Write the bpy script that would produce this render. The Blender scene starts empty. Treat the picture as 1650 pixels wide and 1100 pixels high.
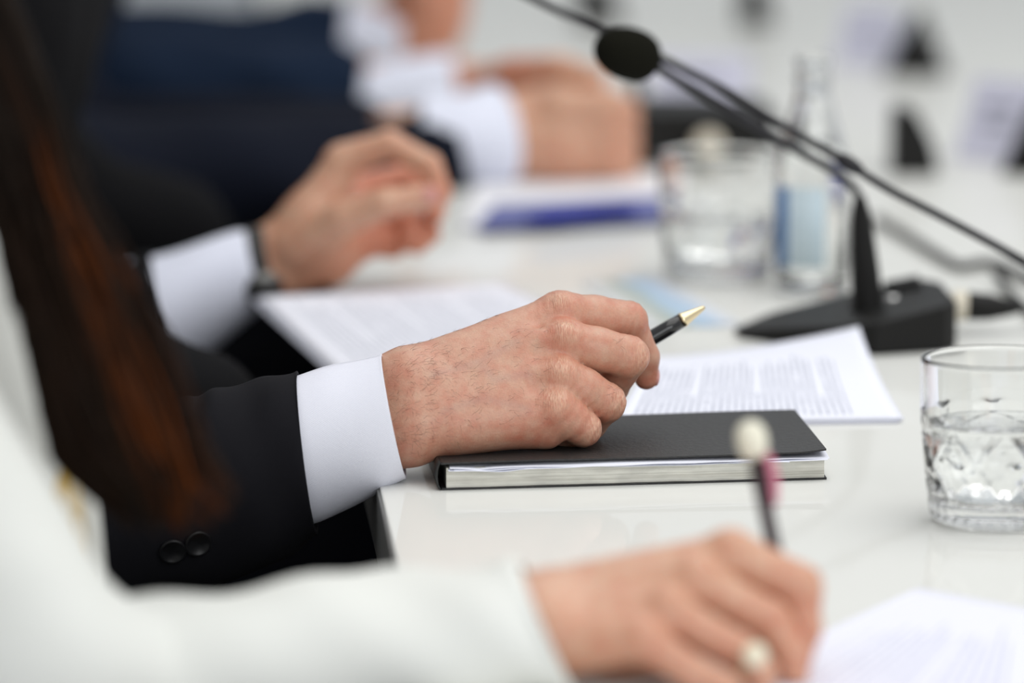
import bpy, math, random
import numpy as np
from mathutils import Vector, noise

# ------------------------------------------------------------------ camera, light, exposure
FPX = 200/36*1650
TZ = 0.75                                   # table top height
CAMZ = TZ + 0.54
PIT = math.radians(8.616)
scene = bpy.context.scene
cam_d = bpy.data.cameras.new('camera'); cam = bpy.data.objects.new('camera', cam_d)
scene.collection.objects.link(cam); scene.camera = cam
cam.location = (0, 0, CAMZ); cam.rotation_euler = (math.pi/2 - PIT, 0, 0)
cam_d.sensor_width = 36; cam_d.lens = 200; cam_d.clip_start = 0.05
cam_d.dof.use_dof = True; cam_d.dof.focus_distance = 3.112; cam_d.dof.aperture_fstop = 3.6
cam_d.dof.aperture_blades = 0

W = bpy.data.worlds.new('world'); scene.world = W; W.use_nodes = True
W.node_tree.nodes['Background'].inputs[0].default_value = (0.96, 0.98, 1.0, 1)
W.node_tree.nodes['Background'].inputs[1].default_value = 0.68

def area(name, loc, rot, sx, sy, power, col=(1, 1, 1)):
    d = bpy.data.lights.new(name, 'AREA'); d.shape = 'RECTANGLE'; d.size = sx; d.size_y = sy
    d.energy = power; d.color = col
    o = bpy.data.objects.new(name, d); scene.collection.objects.link(o)
    o.location = loc; o.rotation_euler = rot
    return o
area('ceiling_light', (0.9, 3.4, 2.9), (0, 0, 0), 2.4, 3.2, 36, (1.0, 0.985, 0.95))
area('front_light', (1.6, -.4, 2.3), (math.radians(66), 0, math.radians(22)), 2.4, 1.8, 36, (0.96, 0.98, 1.0))  # added light behind the camera, brightens surfaces that face it
scene.view_settings.view_transform = 'Standard'; scene.view_settings.look = 'None'
scene.view_settings.gamma = 1; scene.view_settings.use_curve_mapping = False
scene.view_settings.exposure = 0.05

# ------------------------------------------------------------------ helpers
cp, sp = math.cos(PIT), math.sin(PIT)
def _ray(px, py):
    a = (px-825)/FPX; b = -(py-550)/FPX
    return a, cp+b*sp, -sp+b*cp
def P(px, py, Y):                            # point seen at (px,py) standing at distance Y
    r = _ray(px, py); t = Y/r[1]
    return Vector((r[0]*t, Y, CAMZ+r[2]*t))
def T(px, py, z=0.0):                        # point on the table top (+z)
    r = _ray(px, py); t = (CAMZ-TZ-z)/-r[2]
    return Vector((r[0]*t, r[1]*t, TZ+z))

def prop(o, label=None, cat=None, group=None, kind=None):
    if label: o['label'] = label
    if cat: o['category'] = cat
    if group: o['group'] = group
    if kind: o['kind'] = kind
    return o
def empty(name, loc, label=None, cat=None, group=None):
    o = bpy.data.objects.new(name, None); scene.collection.objects.link(o)
    o.location = loc; o.empty_display_size = 0.05
    return prop(o, label, cat, group)
def obj(name, V, Fc, mat, parent=None, smooth=True, uv=None, col=None, label=None):
    """world-space vertices -> one mesh object"""
    V = np.asarray([tuple(v) for v in V] if not isinstance(V, np.ndarray) else V, dtype=np.float64)
    if parent is not None: org = np.array(world_loc(parent))
    else:
        lo, hi = V.min(0), V.max(0); org = np.array([(lo[0]+hi[0])/2, (lo[1]+hi[1])/2, lo[2]])
    me = bpy.data.meshes.new(name)
    me.from_pydata((V-org).tolist(), [], [tuple(int(i) for i in f) for f in Fc])
    me.validate()
    if smooth: me.polygons.foreach_set('use_smooth', [True]*len(me.polygons))
    if uv is not None:
        l = me.uv_layers.new(name='UVMap'); vi = np.empty(len(me.loops), dtype=np.int32)
        me.loops.foreach_get('vertex_index', vi)
        l.data.foreach_set('uv', np.asarray(uv, dtype=np.float32)[vi].ravel())
    if col is not None:
        a = me.color_attributes.new('Col', 'FLOAT_COLOR', 'POINT')
        c = np.ones((len(V), 4), dtype=np.float32); c[:, :3] = np.asarray(col)
        a.data.foreach_set('color', c.ravel())
    o = bpy.data.objects.new(name, me); scene.collection.objects.link(o)
    if mat: me.materials.append(mat)
    if parent is not None: o.parent = parent
    else: o.location = org
    if label: o['label'] = label
    return o
def world_loc(o):
    l = Vector(o.location)
    while o.parent: o = o.parent; l += o.location
    return l
class MB:
    def __init__(s): s.v = []; s.f = []; s.uv = []
    def add(s, V, Fc, uv=None):
        n = len(s.v); s.v += [tuple(v) for v in V]; s.f += [tuple(i+n for i in f) for f in Fc]
        s.uv += list(uv) if uv is not None else [(0, 0)]*len(V)
    def out(s, name, mat, parent=None, smooth=True, label=None, useuv=False):
        return obj(name, s.v, s.f, mat, parent, smooth, s.uv if useuv else None, None, label)
def bevel(o, w, seg=2, ang=30):
    m = o.modifiers.new('bevel', 'BEVEL'); m.width = w; m.segments = seg; m.limit_method = 'ANGLE'
    m.angle_limit = math.radians(ang); m.harden_normals = False
    return o
def box(x0, x1, y0, y1, z0, z1):
    V = [(x, y, z) for z in (z0, z1) for y in (y0, y1) for x in (x0, x1)]
    return V, [(0, 2, 3, 1), (4, 5, 7, 6), (0, 1, 5, 4), (2, 6, 7, 3), (0, 4, 6, 2), (1, 3, 7, 5)]
def prism(pts, z0, z1):                      # pts ccw; z may be callables of (x,y)
    g = lambda z, p: z(p[0], p[1]) if callable(z) else z
    n = len(pts)
    V = [(p[0], p[1], g(z0, p)) for p in pts]+[(p[0], p[1], g(z1, p)) for p in pts]
    return V, [tuple(range(n-1, -1, -1)), tuple(range(n, 2*n))]+[(i, (i+1) % n, (i+1) % n+n, i+n) for i in range(n)]
def catmull(pts, n):
    pts = [np.array(p, float) for p in pts]; out = []
    q = [2*pts[0]-pts[1]]+pts+[2*pts[-1]-pts[-2]]
    for i in range(1, len(q)-2):
        for k in range(n):
            t = k/n; a, b, c, d = q[i-1], q[i], q[i+1], q[i+2]
            out.append(.5*((2*b)+(c-a)*t+(2*a-5*b+4*c-d)*t*t+(3*b-a-3*c+d)*t**3))
    out.append(q[-2]); return out
def tube(pts, rad, seg=10, sub=6, cap=True):  # curve tube
    C = catmull(pts, sub) if sub > 1 else [np.array(p, float) for p in pts]
    R = catmull([[r] for r in rad], sub) if hasattr(rad, '__len__') and sub > 1 else None
    V, Fc = [], []; up = None
    for i, c in enumerate(C):
        d = C[min(i+1, len(C)-1)]-C[max(i-1, 0)]; d = d/(np.linalg.norm(d)+1e-12)
        if up is None:
            up = np.cross(d, [0, 0, 1.]) if abs(d[2]) < .9 else np.cross(d, [1., 0, 0])
        up = up-d*np.dot(up, d); up /= np.linalg.norm(up); w = np.cross(d, up)
        r = (float(R[i][0]) if R is not None else (rad[i] if hasattr(rad, '__len__') else rad))
        for k in range(seg):
            a = 2*math.pi*k/seg; V.append(c+r*(math.cos(a)*up+math.sin(a)*w))
    m = len(C)
    for i in range(m-1):
        for k in range(seg):
            k2 = (k+1) % seg; Fc.append((i*seg+k, i*seg+k2, (i+1)*seg+k2, (i+1)*seg+k))
    if cap: Fc += [tuple(range(seg-1, -1, -1)), tuple((m-1)*seg+k for k in range(seg))]
    return V, Fc
def lathe(prof, c, seg=64, disp=None, close=False):
    V, Fc, n = [], [], len(prof)
    for j, (r, z) in enumerate(prof):
        for k in range(seg):
            a = 2*math.pi*k/seg; rr = r+(disp(a, z, j) if disp else 0)
            V.append((c[0]+rr*math.cos(a), c[1]+rr*math.sin(a), c[2]+z))
    for j in range(n-1 if not close else n):
        j2 = (j+1) % n
        for k in range(seg):
            k2 = (k+1) % seg; Fc.append((j*seg+k, j*seg+k2, j2*seg+k2, j2*seg+k))
    return V, Fc
def loft(secs, seg=72, sub=8, thick=0.0012, fold=None, power=1.0):
    """secs: (centre, U, V) half axes; open tube with wall thickness; uv in metres"""
    A = catmull([np.concatenate([np.array(s[0]), np.array(s[1]), np.array(s[2])]) for s in secs], sub)
    Vo, Vi, uv = [], [], []; L = 0; prev = None
    for i, a in enumerate(A):
        c, U, Wd = a[:3], a[3:6], a[6:9]
        if prev is not None: L += np.linalg.norm(c-prev)
        prev = c
        ru, rv = np.linalg.norm(U), np.linalg.norm(Wd)
        for k in range(seg):
            t = 2*math.pi*k/seg
            cs, sn = math.cos(t), math.sin(t)
            if power != 1: cs = math.copysign(abs(cs)**power, cs); sn = math.copysign(abs(sn)**power, sn)
            d = cs*U+sn*Wd; n = d/np.linalg.norm(d)
            e = fold(i/(len(A)-1), t, c+d, L) if fold else 0
            Vo.append(c+d+n*e); Vi.append(c+d+n*(e-thick)); uv.append(((t-4.712)*ru, L))
    m = len(A); V = Vo+Vi; N = m*seg; Fc = []
    for i in range(m-1):
        for k in range(seg):
            k2 = (k+1) % seg; q = (i*seg+k, i*seg+k2, (i+1)*seg+k2, (i+1)*seg+k)
            Fc.append(q); Fc.append(tuple(N+x for x in reversed(q)))
    for k in range(seg):
        k2 = (k+1) % seg
        Fc.append((k2, k, N+k, N+k2)); b = (m-1)*seg; Fc.append((b+k, b+k2, N+b+k2, N+b+k))
    return V, Fc, uv+uv

# ---- signed-distance modelling of soft bodies (hands, torsos)
def sd_cap(X, a, b, ra, rb):
    a = np.array(a, np.float32); b = np.array(b, np.float32); ba = b-a
    t = np.clip(((X-a)@ba)/(ba@ba+1e-12), 0, 1)
    return np.linalg.norm(X-a-t[..., None]*ba, axis=-1)-(ra+(rb-ra)*t)
def sd_ell(X, c, r, rot=None):
    d = X-np.array(c, np.float32)
    if rot is not None: d = d@np.array(rot, np.float32)
    r = np.array(r, np.float32)
    k = np.linalg.norm(d/r, axis=-1); return (k-1)*k/(np.linalg.norm(d/(r*r), axis=-1)+1e-9)
def smin(a, b, k):
    h = np.clip(.5+.5*(b-a)/k, 0, 1); return b*(1-h)+a*h-k*h*(1-h)
def smax(a, b, k): return -smin(-a, -b, k)
def nets(f, lo, hi, h):
    lo = np.array(lo, float); n = np.maximum(2, np.ceil((np.array(hi)-lo)/h).astype(int)+1)
    xs = [lo[i]+h*np.arange(n[i]) for i in range(3)]
    G = np.empty(n, np.float32)
    YZ = np.stack(np.meshgrid(xs[1], xs[2], indexing='ij'), -1).astype(np.float32)
    st = 8
    for i in range(0, n[0], st):
        m = min(st, n[0]-i)
        X = np.empty((m,)+YZ.shape[:2]+(3,), np.float32)
        X[..., 0] = xs[0][i:i+m, None, None]; X[..., 1:] = YZ[None]
        G[i:i+m] = f(X)
    S = G < 0
    cn = tuple(n-1); acc = np.zeros(cn+(3,), np.float32); cnt = np.zeros(cn, np.float32)
    def sl(o): return tuple(slice(o[d], o[d]+cn[d]) for d in range(3))
    for ax in range(3):
        o1, o2 = [d for d in range(3) if d != ax]
        for a in (0, 1):
            for b in (0, 1):
                q = [0, 0, 0]; q[o1] = a; q[o2] = b; r = list(q); r[ax] = 1
                g0, g1 = G[sl(q)], G[sl(r)]; m = S[sl(q)] != S[sl(r)]
                t = np.where(m, g0/(g0-g1+1e-20), 0)
                acc[..., ax] += np.where(m, t, 0); acc[..., o1] += np.where(m, a, 0)
                acc[..., o2] += np.where(m, b, 0); cnt += m
    act = cnt > 0; idx = -np.ones(cn, np.int64); idx[act] = np.arange(act.sum())
    base = np.argwhere(act); V = lo+h*(base+acc[act]/cnt[act][:, None])
    Fc = []
    for ax in range(3):
        o1, o2 = (ax+1) % 3, (ax+2) % 3
        r = [0, 0, 0]; r[ax] = 1
        s0 = S[tuple(slice(0, n[d]-r[d]) for d in range(3))]; s1 = S[tuple(slice(r[d], n[d]) for d in range(3))]
        E_ = np.argwhere(s0 != s1)
        E_ = E_[(E_[:, o1] > 0) & (E_[:, o2] > 0) & (E_[:, o1] < n[o1]-1) & (E_[:, o2] < n[o2]-1) & (E_[:, ax] < n[ax]-1)]
        e1 = np.zeros(3, int); e1[o1] = 1; e2 = np.zeros(3, int); e2[o2] = 1
        q = [E_, E_-e1, E_-e1-e2, E_-e2]
        Q = np.stack([idx[tuple(x.T)] for x in q], 1)
        fl = s0[tuple(E_.T)]
        Q = np.where(fl[:, None], Q, Q[:, ::-1]); Fc.append(Q[(Q >= 0).all(1)])
    Fc = np.concatenate(Fc)
    # light smoothing of the grid pattern
    for w in (.5,):
        A = np.zeros_like(V); c = np.zeros(len(V))
        for k in range(4):
            i, j = Fc[:, k], Fc[:, (k+1) % 4]
            np.add.at(A, i, V[j]); np.add.at(A, j, V[i]); np.add.at(c, i, 1); np.add.at(c, j, 1)
        V = V*(1-w)+w*A/np.maximum(c, 1)[:, None]
    return V, Fc
def nz(X, s, seed=0.0):                        # cheap smooth pseudo noise on arrays, about -1..1
    x, y, z = X[..., 0]*s+seed, X[..., 1]*s+seed*1.7, X[..., 2]*s-seed
    return (np.sin(x*1.3+1.7*np.sin(y*.9+z*.4))+np.sin(y*1.7+1.3*np.sin(z*1.1-x*.6))+np.sin(z*1.5+1.9*np.sin(x*.8+y*.7)))/3

# ------------------------------------------------------------------ materials
def nt(name):
    m = bpy.data.materials.new(name); m.use_nodes = True; t = m.node_tree
    return m, t, t.nodes['Principled BSDF']
def S(b, **k):
    for a, v in k.items():
        a = a.replace('_', ' ')
        b.inputs[a].default_value = v
def pm(name, c, rough=.5, metal=0., spec=.5, var=0.0, vscale=20., bump=0., bscale=200., **k):
    m, t, b = nt(name); L = t.links
    S(b, Base_Color=(*c, 1), Roughness=rough, Metallic=metal); b.inputs['Specular IOR Level'].default_value = spec
    for a, v in k.items(): b.inputs[a.replace('_', ' ')].default_value = v
    tc = t.nodes.new('ShaderNodeTexCoord')
    if var:
        n = t.nodes.new('ShaderNodeTexNoise'); n.inputs['Scale'].default_value = vscale; n.inputs['Detail'].default_value = 4
        L.new(tc.outputs['Object'], n.inputs['Vector'])
        r = t.nodes.new('ShaderNodeMapRange'); r.inputs['To Min'].default_value = 1-var; r.inputs['To Max'].default_value = 1+var
        L.new(n.outputs['Fac'], r.inputs['Value'])
        h = t.nodes.new('ShaderNodeHueSaturation'); h.inputs['Color'].default_value = (*c, 1)
        L.new(r.outputs['Result'], h.inputs['Value']); L.new(h.outputs['Color'], b.inputs['Base Color'])
    if bump:
        n = t.nodes.new('ShaderNodeTexNoise'); n.inputs['Scale'].default_value = bscale; n.inputs['Detail'].default_value = 3
        L.new(tc.outputs['Object'], n.inputs['Vector'])
        bp = t.nodes.new('ShaderNodeBump'); bp.inputs['Strength'].default_value = bump; bp.inputs['Distance'].default_value = .001
        L.new(n.outputs['Fac'], bp.inputs['Height']); L.new(bp.outputs['Normal'], b.inputs['Normal'])
    return m
def srgb(r, g, b):
    f = lambda c: ((c/255+.055)/1.055)**2.4 if c > 10 else c/255/12.92
    return f(r), f(g), f(b)

def skin_mat(name, light, red, rough=.38):
    m, t, b = nt(name); L = t.links; N = t.nodes.new
    at = N('ShaderNodeAttribute'); at.attribute_name = 'Col'
    tc = N('ShaderNodeTexCoord')
    n1 = N('ShaderNodeTexNoise'); n1.inputs['Scale'].default_value = 130; n1.inputs['Detail'].default_value = 5
    n2 = N('ShaderNodeTexNoise'); n2.inputs['Scale'].default_value = 900; n2.inputs['Detail'].default_value = 2
    for n in (n1, n2): L.new(tc.outputs['Object'], n.inputs['Vector'])
    sep = N('ShaderNodeSeparateColor'); L.new(at.outputs['Color'], sep.inputs['Color'])
    a1 = N('ShaderNodeMath'); a1.operation = 'MULTIPLY_ADD'; L.new(n1.outputs['Fac'], a1.inputs[0]); a1.inputs[1].default_value = 1.5; a1.inputs[2].default_value = -.58
    a2 = N('ShaderNodeMath'); a2.operation = 'ADD'; a2.use_clamp = True; L.new(a1.outputs[0], a2.inputs[0]); L.new(sep.outputs[0], a2.inputs[1])
    mx = N('ShaderNodeMix'); mx.data_type = 'RGBA'; mx.inputs[6].default_value = (*light, 1); mx.inputs[7].default_value = (*red, 1)
    L.new(a2.outputs[0], mx.inputs[0])
    mx2 = N('ShaderNodeMix'); mx2.data_type = 'RGBA'; mx2.blend_type = 'MULTIPLY'; mx2.inputs[0].default_value = 1
    r = N('ShaderNodeMapRange'); r.inputs['To Min'].default_value = .86; r.inputs['To Max'].default_value = 1.12; L.new(n2.outputs['Fac'], r.inputs['Value'])
    L.new(mx.outputs[2], mx2.inputs[6]); L.new(r.outputs['Result'], mx2.inputs[7])
    # veins: cooler tint from the green channel of the attribute
    mx3 = N('ShaderNodeMix'); mx3.data_type = 'RGBA'; mx3.inputs[7].default_value = (.34, .27, .25, 1)
    L.new(sep.outputs[1], mx3.inputs[0]); L.new(mx2.outputs[2], mx3.inputs[6])
    # paler skin with fine cross wrinkles where the blue channel marks a knuckle
    wm = N('ShaderNodeMapping'); wm.inputs['Scale'].default_value = (1500, 260, 260); wm.inputs['Rotation'].default_value = (0, .25, 0); L.new(tc.outputs['Object'], wm.inputs['Vector'])
    wn = N('ShaderNodeTexNoise'); wn.inputs['Scale'].default_value = 1; wn.inputs['Detail'].default_value = 2; L.new(wm.outputs['Vector'], wn.inputs['Vector'])
    wr_ = N('ShaderNodeMapRange'); wr_.inputs['From Min'].default_value = .35; wr_.inputs['From Max'].default_value = .65; L.new(wn.outputs['Fac'], wr_.inputs['Value'])
    wk = N('ShaderNodeMath'); wk.operation = 'MULTIPLY'; L.new(wr_.outputs['Result'], wk.inputs[0]); L.new(sep.outputs[2], wk.inputs[1])
    pk = N('ShaderNodeMath'); pk.operation = 'MULTIPLY'; pk.inputs[1].default_value = .75; L.new(wk.outputs[0], pk.inputs[0])
    mx4 = N('ShaderNodeMix'); mx4.data_type = 'RGBA'; mx4.inputs[7].default_value = (*srgb(232, 192, 164), 1)
    L.new(pk.outputs[0], mx4.inputs[0]); L.new(mx3.outputs[2], mx4.inputs[6]); L.new(mx4.outputs[2], b.inputs['Base Color'])
    vo = N('ShaderNodeTexVoronoi'); vo.feature = 'DISTANCE_TO_EDGE'; vo.inputs['Scale'].default_value = 1100
    mp = N('ShaderNodeMapping'); mp.inputs['Scale'].default_value = (1, 1.0, .6); mp.inputs['Rotation'].default_value = (0, .5, 0)
    L.new(tc.outputs['Object'], mp.inputs['Vector']); L.new(mp.outputs['Vector'], vo.inputs['Vector'])
    ad = N('ShaderNodeMath'); ad.operation = 'MULTIPLY_ADD'; ad.inputs[1].default_value = .7; L.new(vo.outputs['Distance'], ad.inputs[0]); L.new(n2.outputs['Fac'], ad.inputs[2])
    bp = N('ShaderNodeBump'); bp.inputs['Strength'].default_value = .55; bp.inputs['Distance'].default_value = .0003
    ad2 = N('ShaderNodeMath'); ad2.operation = 'MULTIPLY_ADD'; ad2.inputs[1].default_value = 2.2; L.new(wk.outputs[0], ad2.inputs[0]); L.new(ad.outputs[0], ad2.inputs[2])
    L.new(ad2.outputs[0], bp.inputs['Height']); L.new(bp.outputs['Normal'], b.inputs['Normal'])
    S(b, Roughness=rough); b.inputs['Specular IOR Level'].default_value = .5
    b.inputs['Subsurface Weight'].default_value = .25; b.inputs['Subsurface Radius'].default_value = (1, .35, .2); b.inputs['Subsurface Scale'].default_value = .004
    return m
M = {}
M['skin'] = skin_mat('skin', srgb(202, 157, 133), srgb(190, 112, 89))
M['skin_f'] = skin_mat('skin_far', srgb(212, 170, 142), srgb(198, 126, 98))
M['nail'] = pm('nail', srgb(214, 150, 140), .25)
M['hairs'] = pm('arm_hair', srgb(96, 62, 46), .5)

def fabric(name, c1, c2, period, angle, bump, rough=.9, spec=.2, sheen=0.0):
    m, t, b = nt(name); L = t.links; N = t.nodes.new
    uv = N('ShaderNodeUVMap'); mp = N('ShaderNodeMapping'); mp.inputs['Rotation'].default_value = (0, 0, math.radians(angle))
    mp.inputs['Scale'].default_value = (1/period, 1/period, 1); L.new(uv.outputs[0], mp.inputs['Vector'])
    s = N('ShaderNodeSeparateXYZ'); L.new(mp.outputs['Vector'], s.inputs[0])
    a = N('ShaderNodeMath'); a.operation = 'MULTIPLY'; a.inputs[1].default_value = 2*math.pi; L.new(s.outputs[0], a.inputs[0])
    sn = N('ShaderNodeMath'); sn.operation = 'SINE'; L.new(a.outputs[0], sn.inputs[0])
    no = N('ShaderNodeTexNoise'); no.inputs['Scale'].default_value = 1.2; L.new(mp.outputs['Vector'], no.inputs['Vector'])
    ad = N('ShaderNodeMath'); ad.operation = 'MULTIPLY_ADD'; L.new(no.outputs['Fac'], ad.inputs[0]); ad.inputs[1].default_value = 1.2; L.new(sn.outputs[0], ad.inputs[2])
    r = N('ShaderNodeMapRange'); r.inputs['From Min'].default_value = -.7; r.inputs['From Max'].default_value = 1.7; L.new(ad.outputs[0], r.inputs['Value'])
    mx = N('ShaderNodeMix'); mx.data_type = 'RGBA'; mx.inputs[6].default_value = (*c1, 1); mx.inputs[7].default_value = (*c2, 1)
    L.new(r.outputs['Result'], mx.inputs[0]); L.new(mx.outputs[2], b.inputs['Base Color'])
    bp = N('ShaderNodeBump'); bp.inputs['Strength'].default_value = bump; bp.inputs['Distance'].default_value = period*.3
    L.new(r.outputs['Result'], bp.inputs['Height']); L.new(bp.outputs['Normal'], b.inputs['Normal'])
    S(b, Roughness=rough); b.inputs['Specular IOR Level'].default_value = spec; b.inputs['Sheen Weight'].default_value = sheen
    return m
M['cuff'] = fabric('shirt_twill', srgb(222, 224, 238), srgb(244, 245, 254), .00078, 47, .5)
M['cuff_far'] = pm('shirt_cotton', srgb(228, 231, 245), .9, spec=.2)
M['suit'] = fabric('black_suiting', (.0042, .0042, .0062), (.010, .0098, .013), .0009, -35, .5, .85, .15, .0)
M['suit_black'] = pm('black_wool', (.0055, .0055, .0065), .9, spec=.12)
M['suit_navy'] = pm('navy_wool', (.0055, .0075, .0155), .9, spec=.15, var=.2, vscale=30)
M['suit_blue'] = pm('blue_wool', (.0075, .0165, .038), .9, spec=.15, var=.2, vscale=30)
M['jacket_white'] = pm('white_jacket', srgb(226, 227, 222), .85, spec=.2, bump=.3, bscale=500)
M['trouser'] = pm('trouser_wool', (.006, .0065, .01), .9, spec=.1)
M['table'], t, b = nt('white_lacquer')
def build_table_mat():
    m, t, b = M['table'], M['table'].node_tree, M['table'].node_tree.nodes['Principled BSDF']
    N = t.nodes.new; L = t.links
    t.nodes.remove(b); out = t.nodes['Material Output']
    tc = N('ShaderNodeTexCoord'); no = N('ShaderNodeTexNoise'); no.inputs['Scale'].default_value = 3
    L.new(tc.outputs['Object'], no.inputs['Vector'])
    mx = N('ShaderNodeMix'); mx.data_type = 'RGBA'; mx.inputs[6].default_value = (*srgb(228, 229, 224), 1); mx.inputs[7].default_value = (*srgb(233, 233, 229), 1)
    L.new(no.outputs['Fac'], mx.inputs[0])
    d = N('ShaderNodeBsdfDiffuse'); L.new(mx.outputs[2], d.inputs['Color'])
    g = N('ShaderNodeBsdfGlossy'); g.inputs['Roughness'].default_value = .035
    f = N('ShaderNodeFresnel'); f.inputs['IOR'].default_value = 1.45
    ml = N('ShaderNodeMath'); ml.operation = 'MULTIPLY'; ml.inputs[1].default_value = .5; L.new(f.outputs[0], ml.inputs[0])
    ms = N('ShaderNodeMixShader'); L.new(ml.outputs[0], ms.inputs[0]); L.new(d.outputs[0], ms.inputs[1]); L.new(g.outputs[0], ms.inputs[2])
    L.new(ms.outputs[0], out.inputs['Surface'])
build_table_mat()
M['black_plastic'] = pm('black_plastic', (.0075, .0073, .0068), .5, spec=.22, bump=.2, bscale=900)
M['rod_metal'] = pm('black_rod', (.011, .0100, .013), .4, spec=.35)
M['foam'] = pm('foam', (.010, .010, .007), 1, spec=.05, bump=1, bscale=700)
M['gold'] = pm('pale_gold_metal', srgb(232, 214, 176), .18, metal=1)
M['button'] = pm('horn_button', (.006, .006, .007), .35, spec=.25)
M['pen_black'] = pm('pen_lacquer', (.006, .006, .007), .12, spec=.6)
M['chrome'] = pm('chrome', (.75, .75, .74), .15, metal=1)
M['cream'] = pm('cream_plastic', srgb(216, 208, 190), .4)
M['lcover'] = pm('notebook_leather', (.016, .016, .0158), .5, spec=.5, bump=.8, bscale=420)
M['paper'] = pm('white_paper', srgb(238, 240, 251), .85, spec=.15)
M['paper_w'] = pm('paper_warm', srgb(236, 236, 240), .85, spec=.15)
M['blue'] = pm('blue_print', srgb(96, 102, 158), .7)
M['bluepen'] = pm('blue_pen', srgb(14, 34, 140), .4)
M['wall'] = pm('wall_paint', (.74, .77, .80), .9, spec=.1)
M['floor'] = pm('grey_carpet', (.22, .22, .22), .95, var=.15, vscale=60)
M['pearl'] = pm('pearl', srgb(240, 232, 205), .25)
M['maroon'] = pm('pen_maroon', (.022, .008, .012), .3)
M['pink'] = pm('pen_pink', srgb(206, 120, 142), .4)
M['penwhite'] = pm('pen_cap_cream', srgb(236, 232, 212), .35)
M['nylon'] = pm('watch_strap_leather', (.02, .018, .016), .6)
def glass_mat(name, col, ior):
    m, t, b = nt(name); S(b, Base_Color=(*col, 1), Roughness=0.0, IOR=ior); b.inputs['Transmission Weight'].default_value = 1
    return m
M['glass'] = glass_mat('clear_glass', (.985, .99, .985), 1.5)
M['water'] = glass_mat('water', (.99, .995, .995), 1.33)

def pages_mat():
    m, t, b = nt('page_edges'); L = t.links; N = t.nodes.new
    tc = N('ShaderNodeTexCoord'); mp = N('ShaderNodeMapping'); mp.inputs['Scale'].default_value = (9, 9, 2200)
    L.new(tc.outputs['Object'], mp.inputs['Vector'])
    no = N('ShaderNodeTexNoise'); no.inputs['Scale'].default_value = 1; no.inputs['Detail'].default_value = 5; L.new(mp.outputs['Vector'], no.inputs['Vector'])
    mp2 = N('ShaderNodeMapping'); mp2.inputs['Scale'].default_value = (60, 60, 260); L.new(tc.outputs['Object'], mp2.inputs['Vector'])
    n2 = N('ShaderNodeTexNoise'); n2.inputs['Scale'].default_value = 1; n2.inputs['Detail'].default_value = 6; L.new(mp2.outputs['Vector'], n2.inputs['Vector'])
    r = N('ShaderNodeValToRGB'); r.color_ramp.elements[0].position = .28; r.color_ramp.elements[0].color = (*srgb(176, 170, 152), 1)
    r.color_ramp.elements[1].position = .52; r.color_ramp.elements[1].color = (*srgb(240, 238, 226), 1)
    L.new(no.outputs['Fac'], r.inputs['Fac'])
    mx = N('ShaderNodeMix'); mx.data_type = 'RGBA'; mx.blend_type = 'MULTIPLY'; mx.inputs[0].default_value = .55
    L.new(r.outputs['Color'], mx.inputs[6]); L.new(n2.outputs['Fac'], mx.inputs[7])
    br = N('ShaderNodeBrightContrast'); br.inputs['Bright'].default_value = .10; L.new(mx.outputs[2], br.inputs['Color'])
    L.new(br.outputs[0], b.inputs['Base Color']); S(b, Roughness=.9)
    bp = N('ShaderNodeBump'); bp.inputs['Strength'].default_value = .6; bp.inputs['Distance'].default_value = .0006; L.new(no.outputs['Fac'], bp.inputs['Height']); L.new(bp.outputs['Normal'], b.inputs['Normal'])
    return m
M['pages'] = pages_mat()
def text_mat(name, base, ink, nlines, fill=.5, u0=.08, u1=.9, v0=.08, v1=.92, words=60, strength=1.0, para=9.0):
    """printed lines: lines run along u, stack along v"""
    m, t, b = nt(name); L = t.links; N = t.nodes.new
    uv = N('ShaderNodeUVMap'); s = N('ShaderNodeSeparateXYZ'); L.new(uv.outputs[0], s.inputs[0])
    def mth(op, a, bb=None, c=None):
        n = N('ShaderNodeMath'); n.operation = op
        for i, x in enumerate((a, bb, c)):
            if x is None: continue
            if isinstance(x, (int, float)): n.inputs[i].default_value = x
            else: L.new(x, n.inputs[i])
        return n.outputs[0]
    u, v = s.outputs[0], s.outputs[1]
    vl = mth('MULTIPLY', v, nlines); fr = mth('FRACT', vl); fl = mth('FLOOR', vl)
    line = mth('LESS_THAN', fr, fill)
    cmb = N('ShaderNodeCombineXYZ'); L.new(mth('MULTIPLY', u, words), cmb.inputs[0]); L.new(mth('MULTIPLY', fl, 7.3), cmb.inputs[1])
    no = N('ShaderNodeTexNoise'); no.inputs['Scale'].default_value = 1; no.inputs['Detail'].default_value = 0; L.new(cmb.outputs[0], no.inputs['Vector'])
    word = mth('GREATER_THAN', no.outputs['Fac'], .33)
    wn = N('ShaderNodeTexWhiteNoise'); wn.noise_dimensions = '1D'; L.new(fl, wn.inputs['W'])
    end = mth('MULTIPLY_ADD', wn.outputs['Value'], -.12, u1)
    short = mth('LESS_THAN', mth('FRACT', mth('DIVIDE', fl, para)), .07)
    end = mth('SUBTRACT', end, mth('MULTIPLY', short, .45))
    k = mth('MULTIPLY', line, word)
    for c in (mth('GREATER_THAN', u, u0), mth('LESS_THAN', u, end), mth('GREATER_THAN', v, v0), mth('LESS_THAN', v, v1)): k = mth('MULTIPLY', k, c)
    k = mth('MULTIPLY', k, strength)
    mx = N('ShaderNodeMix'); mx.data_type = 'RGBA'; mx.inputs[6].default_value = (*base, 1); mx.inputs[7].default_value = (*ink, 1); L.new(k, mx.inputs[0])
    L.new(mx.outputs[2], b.inputs['Base Color']); S(b, Roughness=.85); b.inputs['Specular IOR Level'].default_value = .15
    return m
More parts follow.
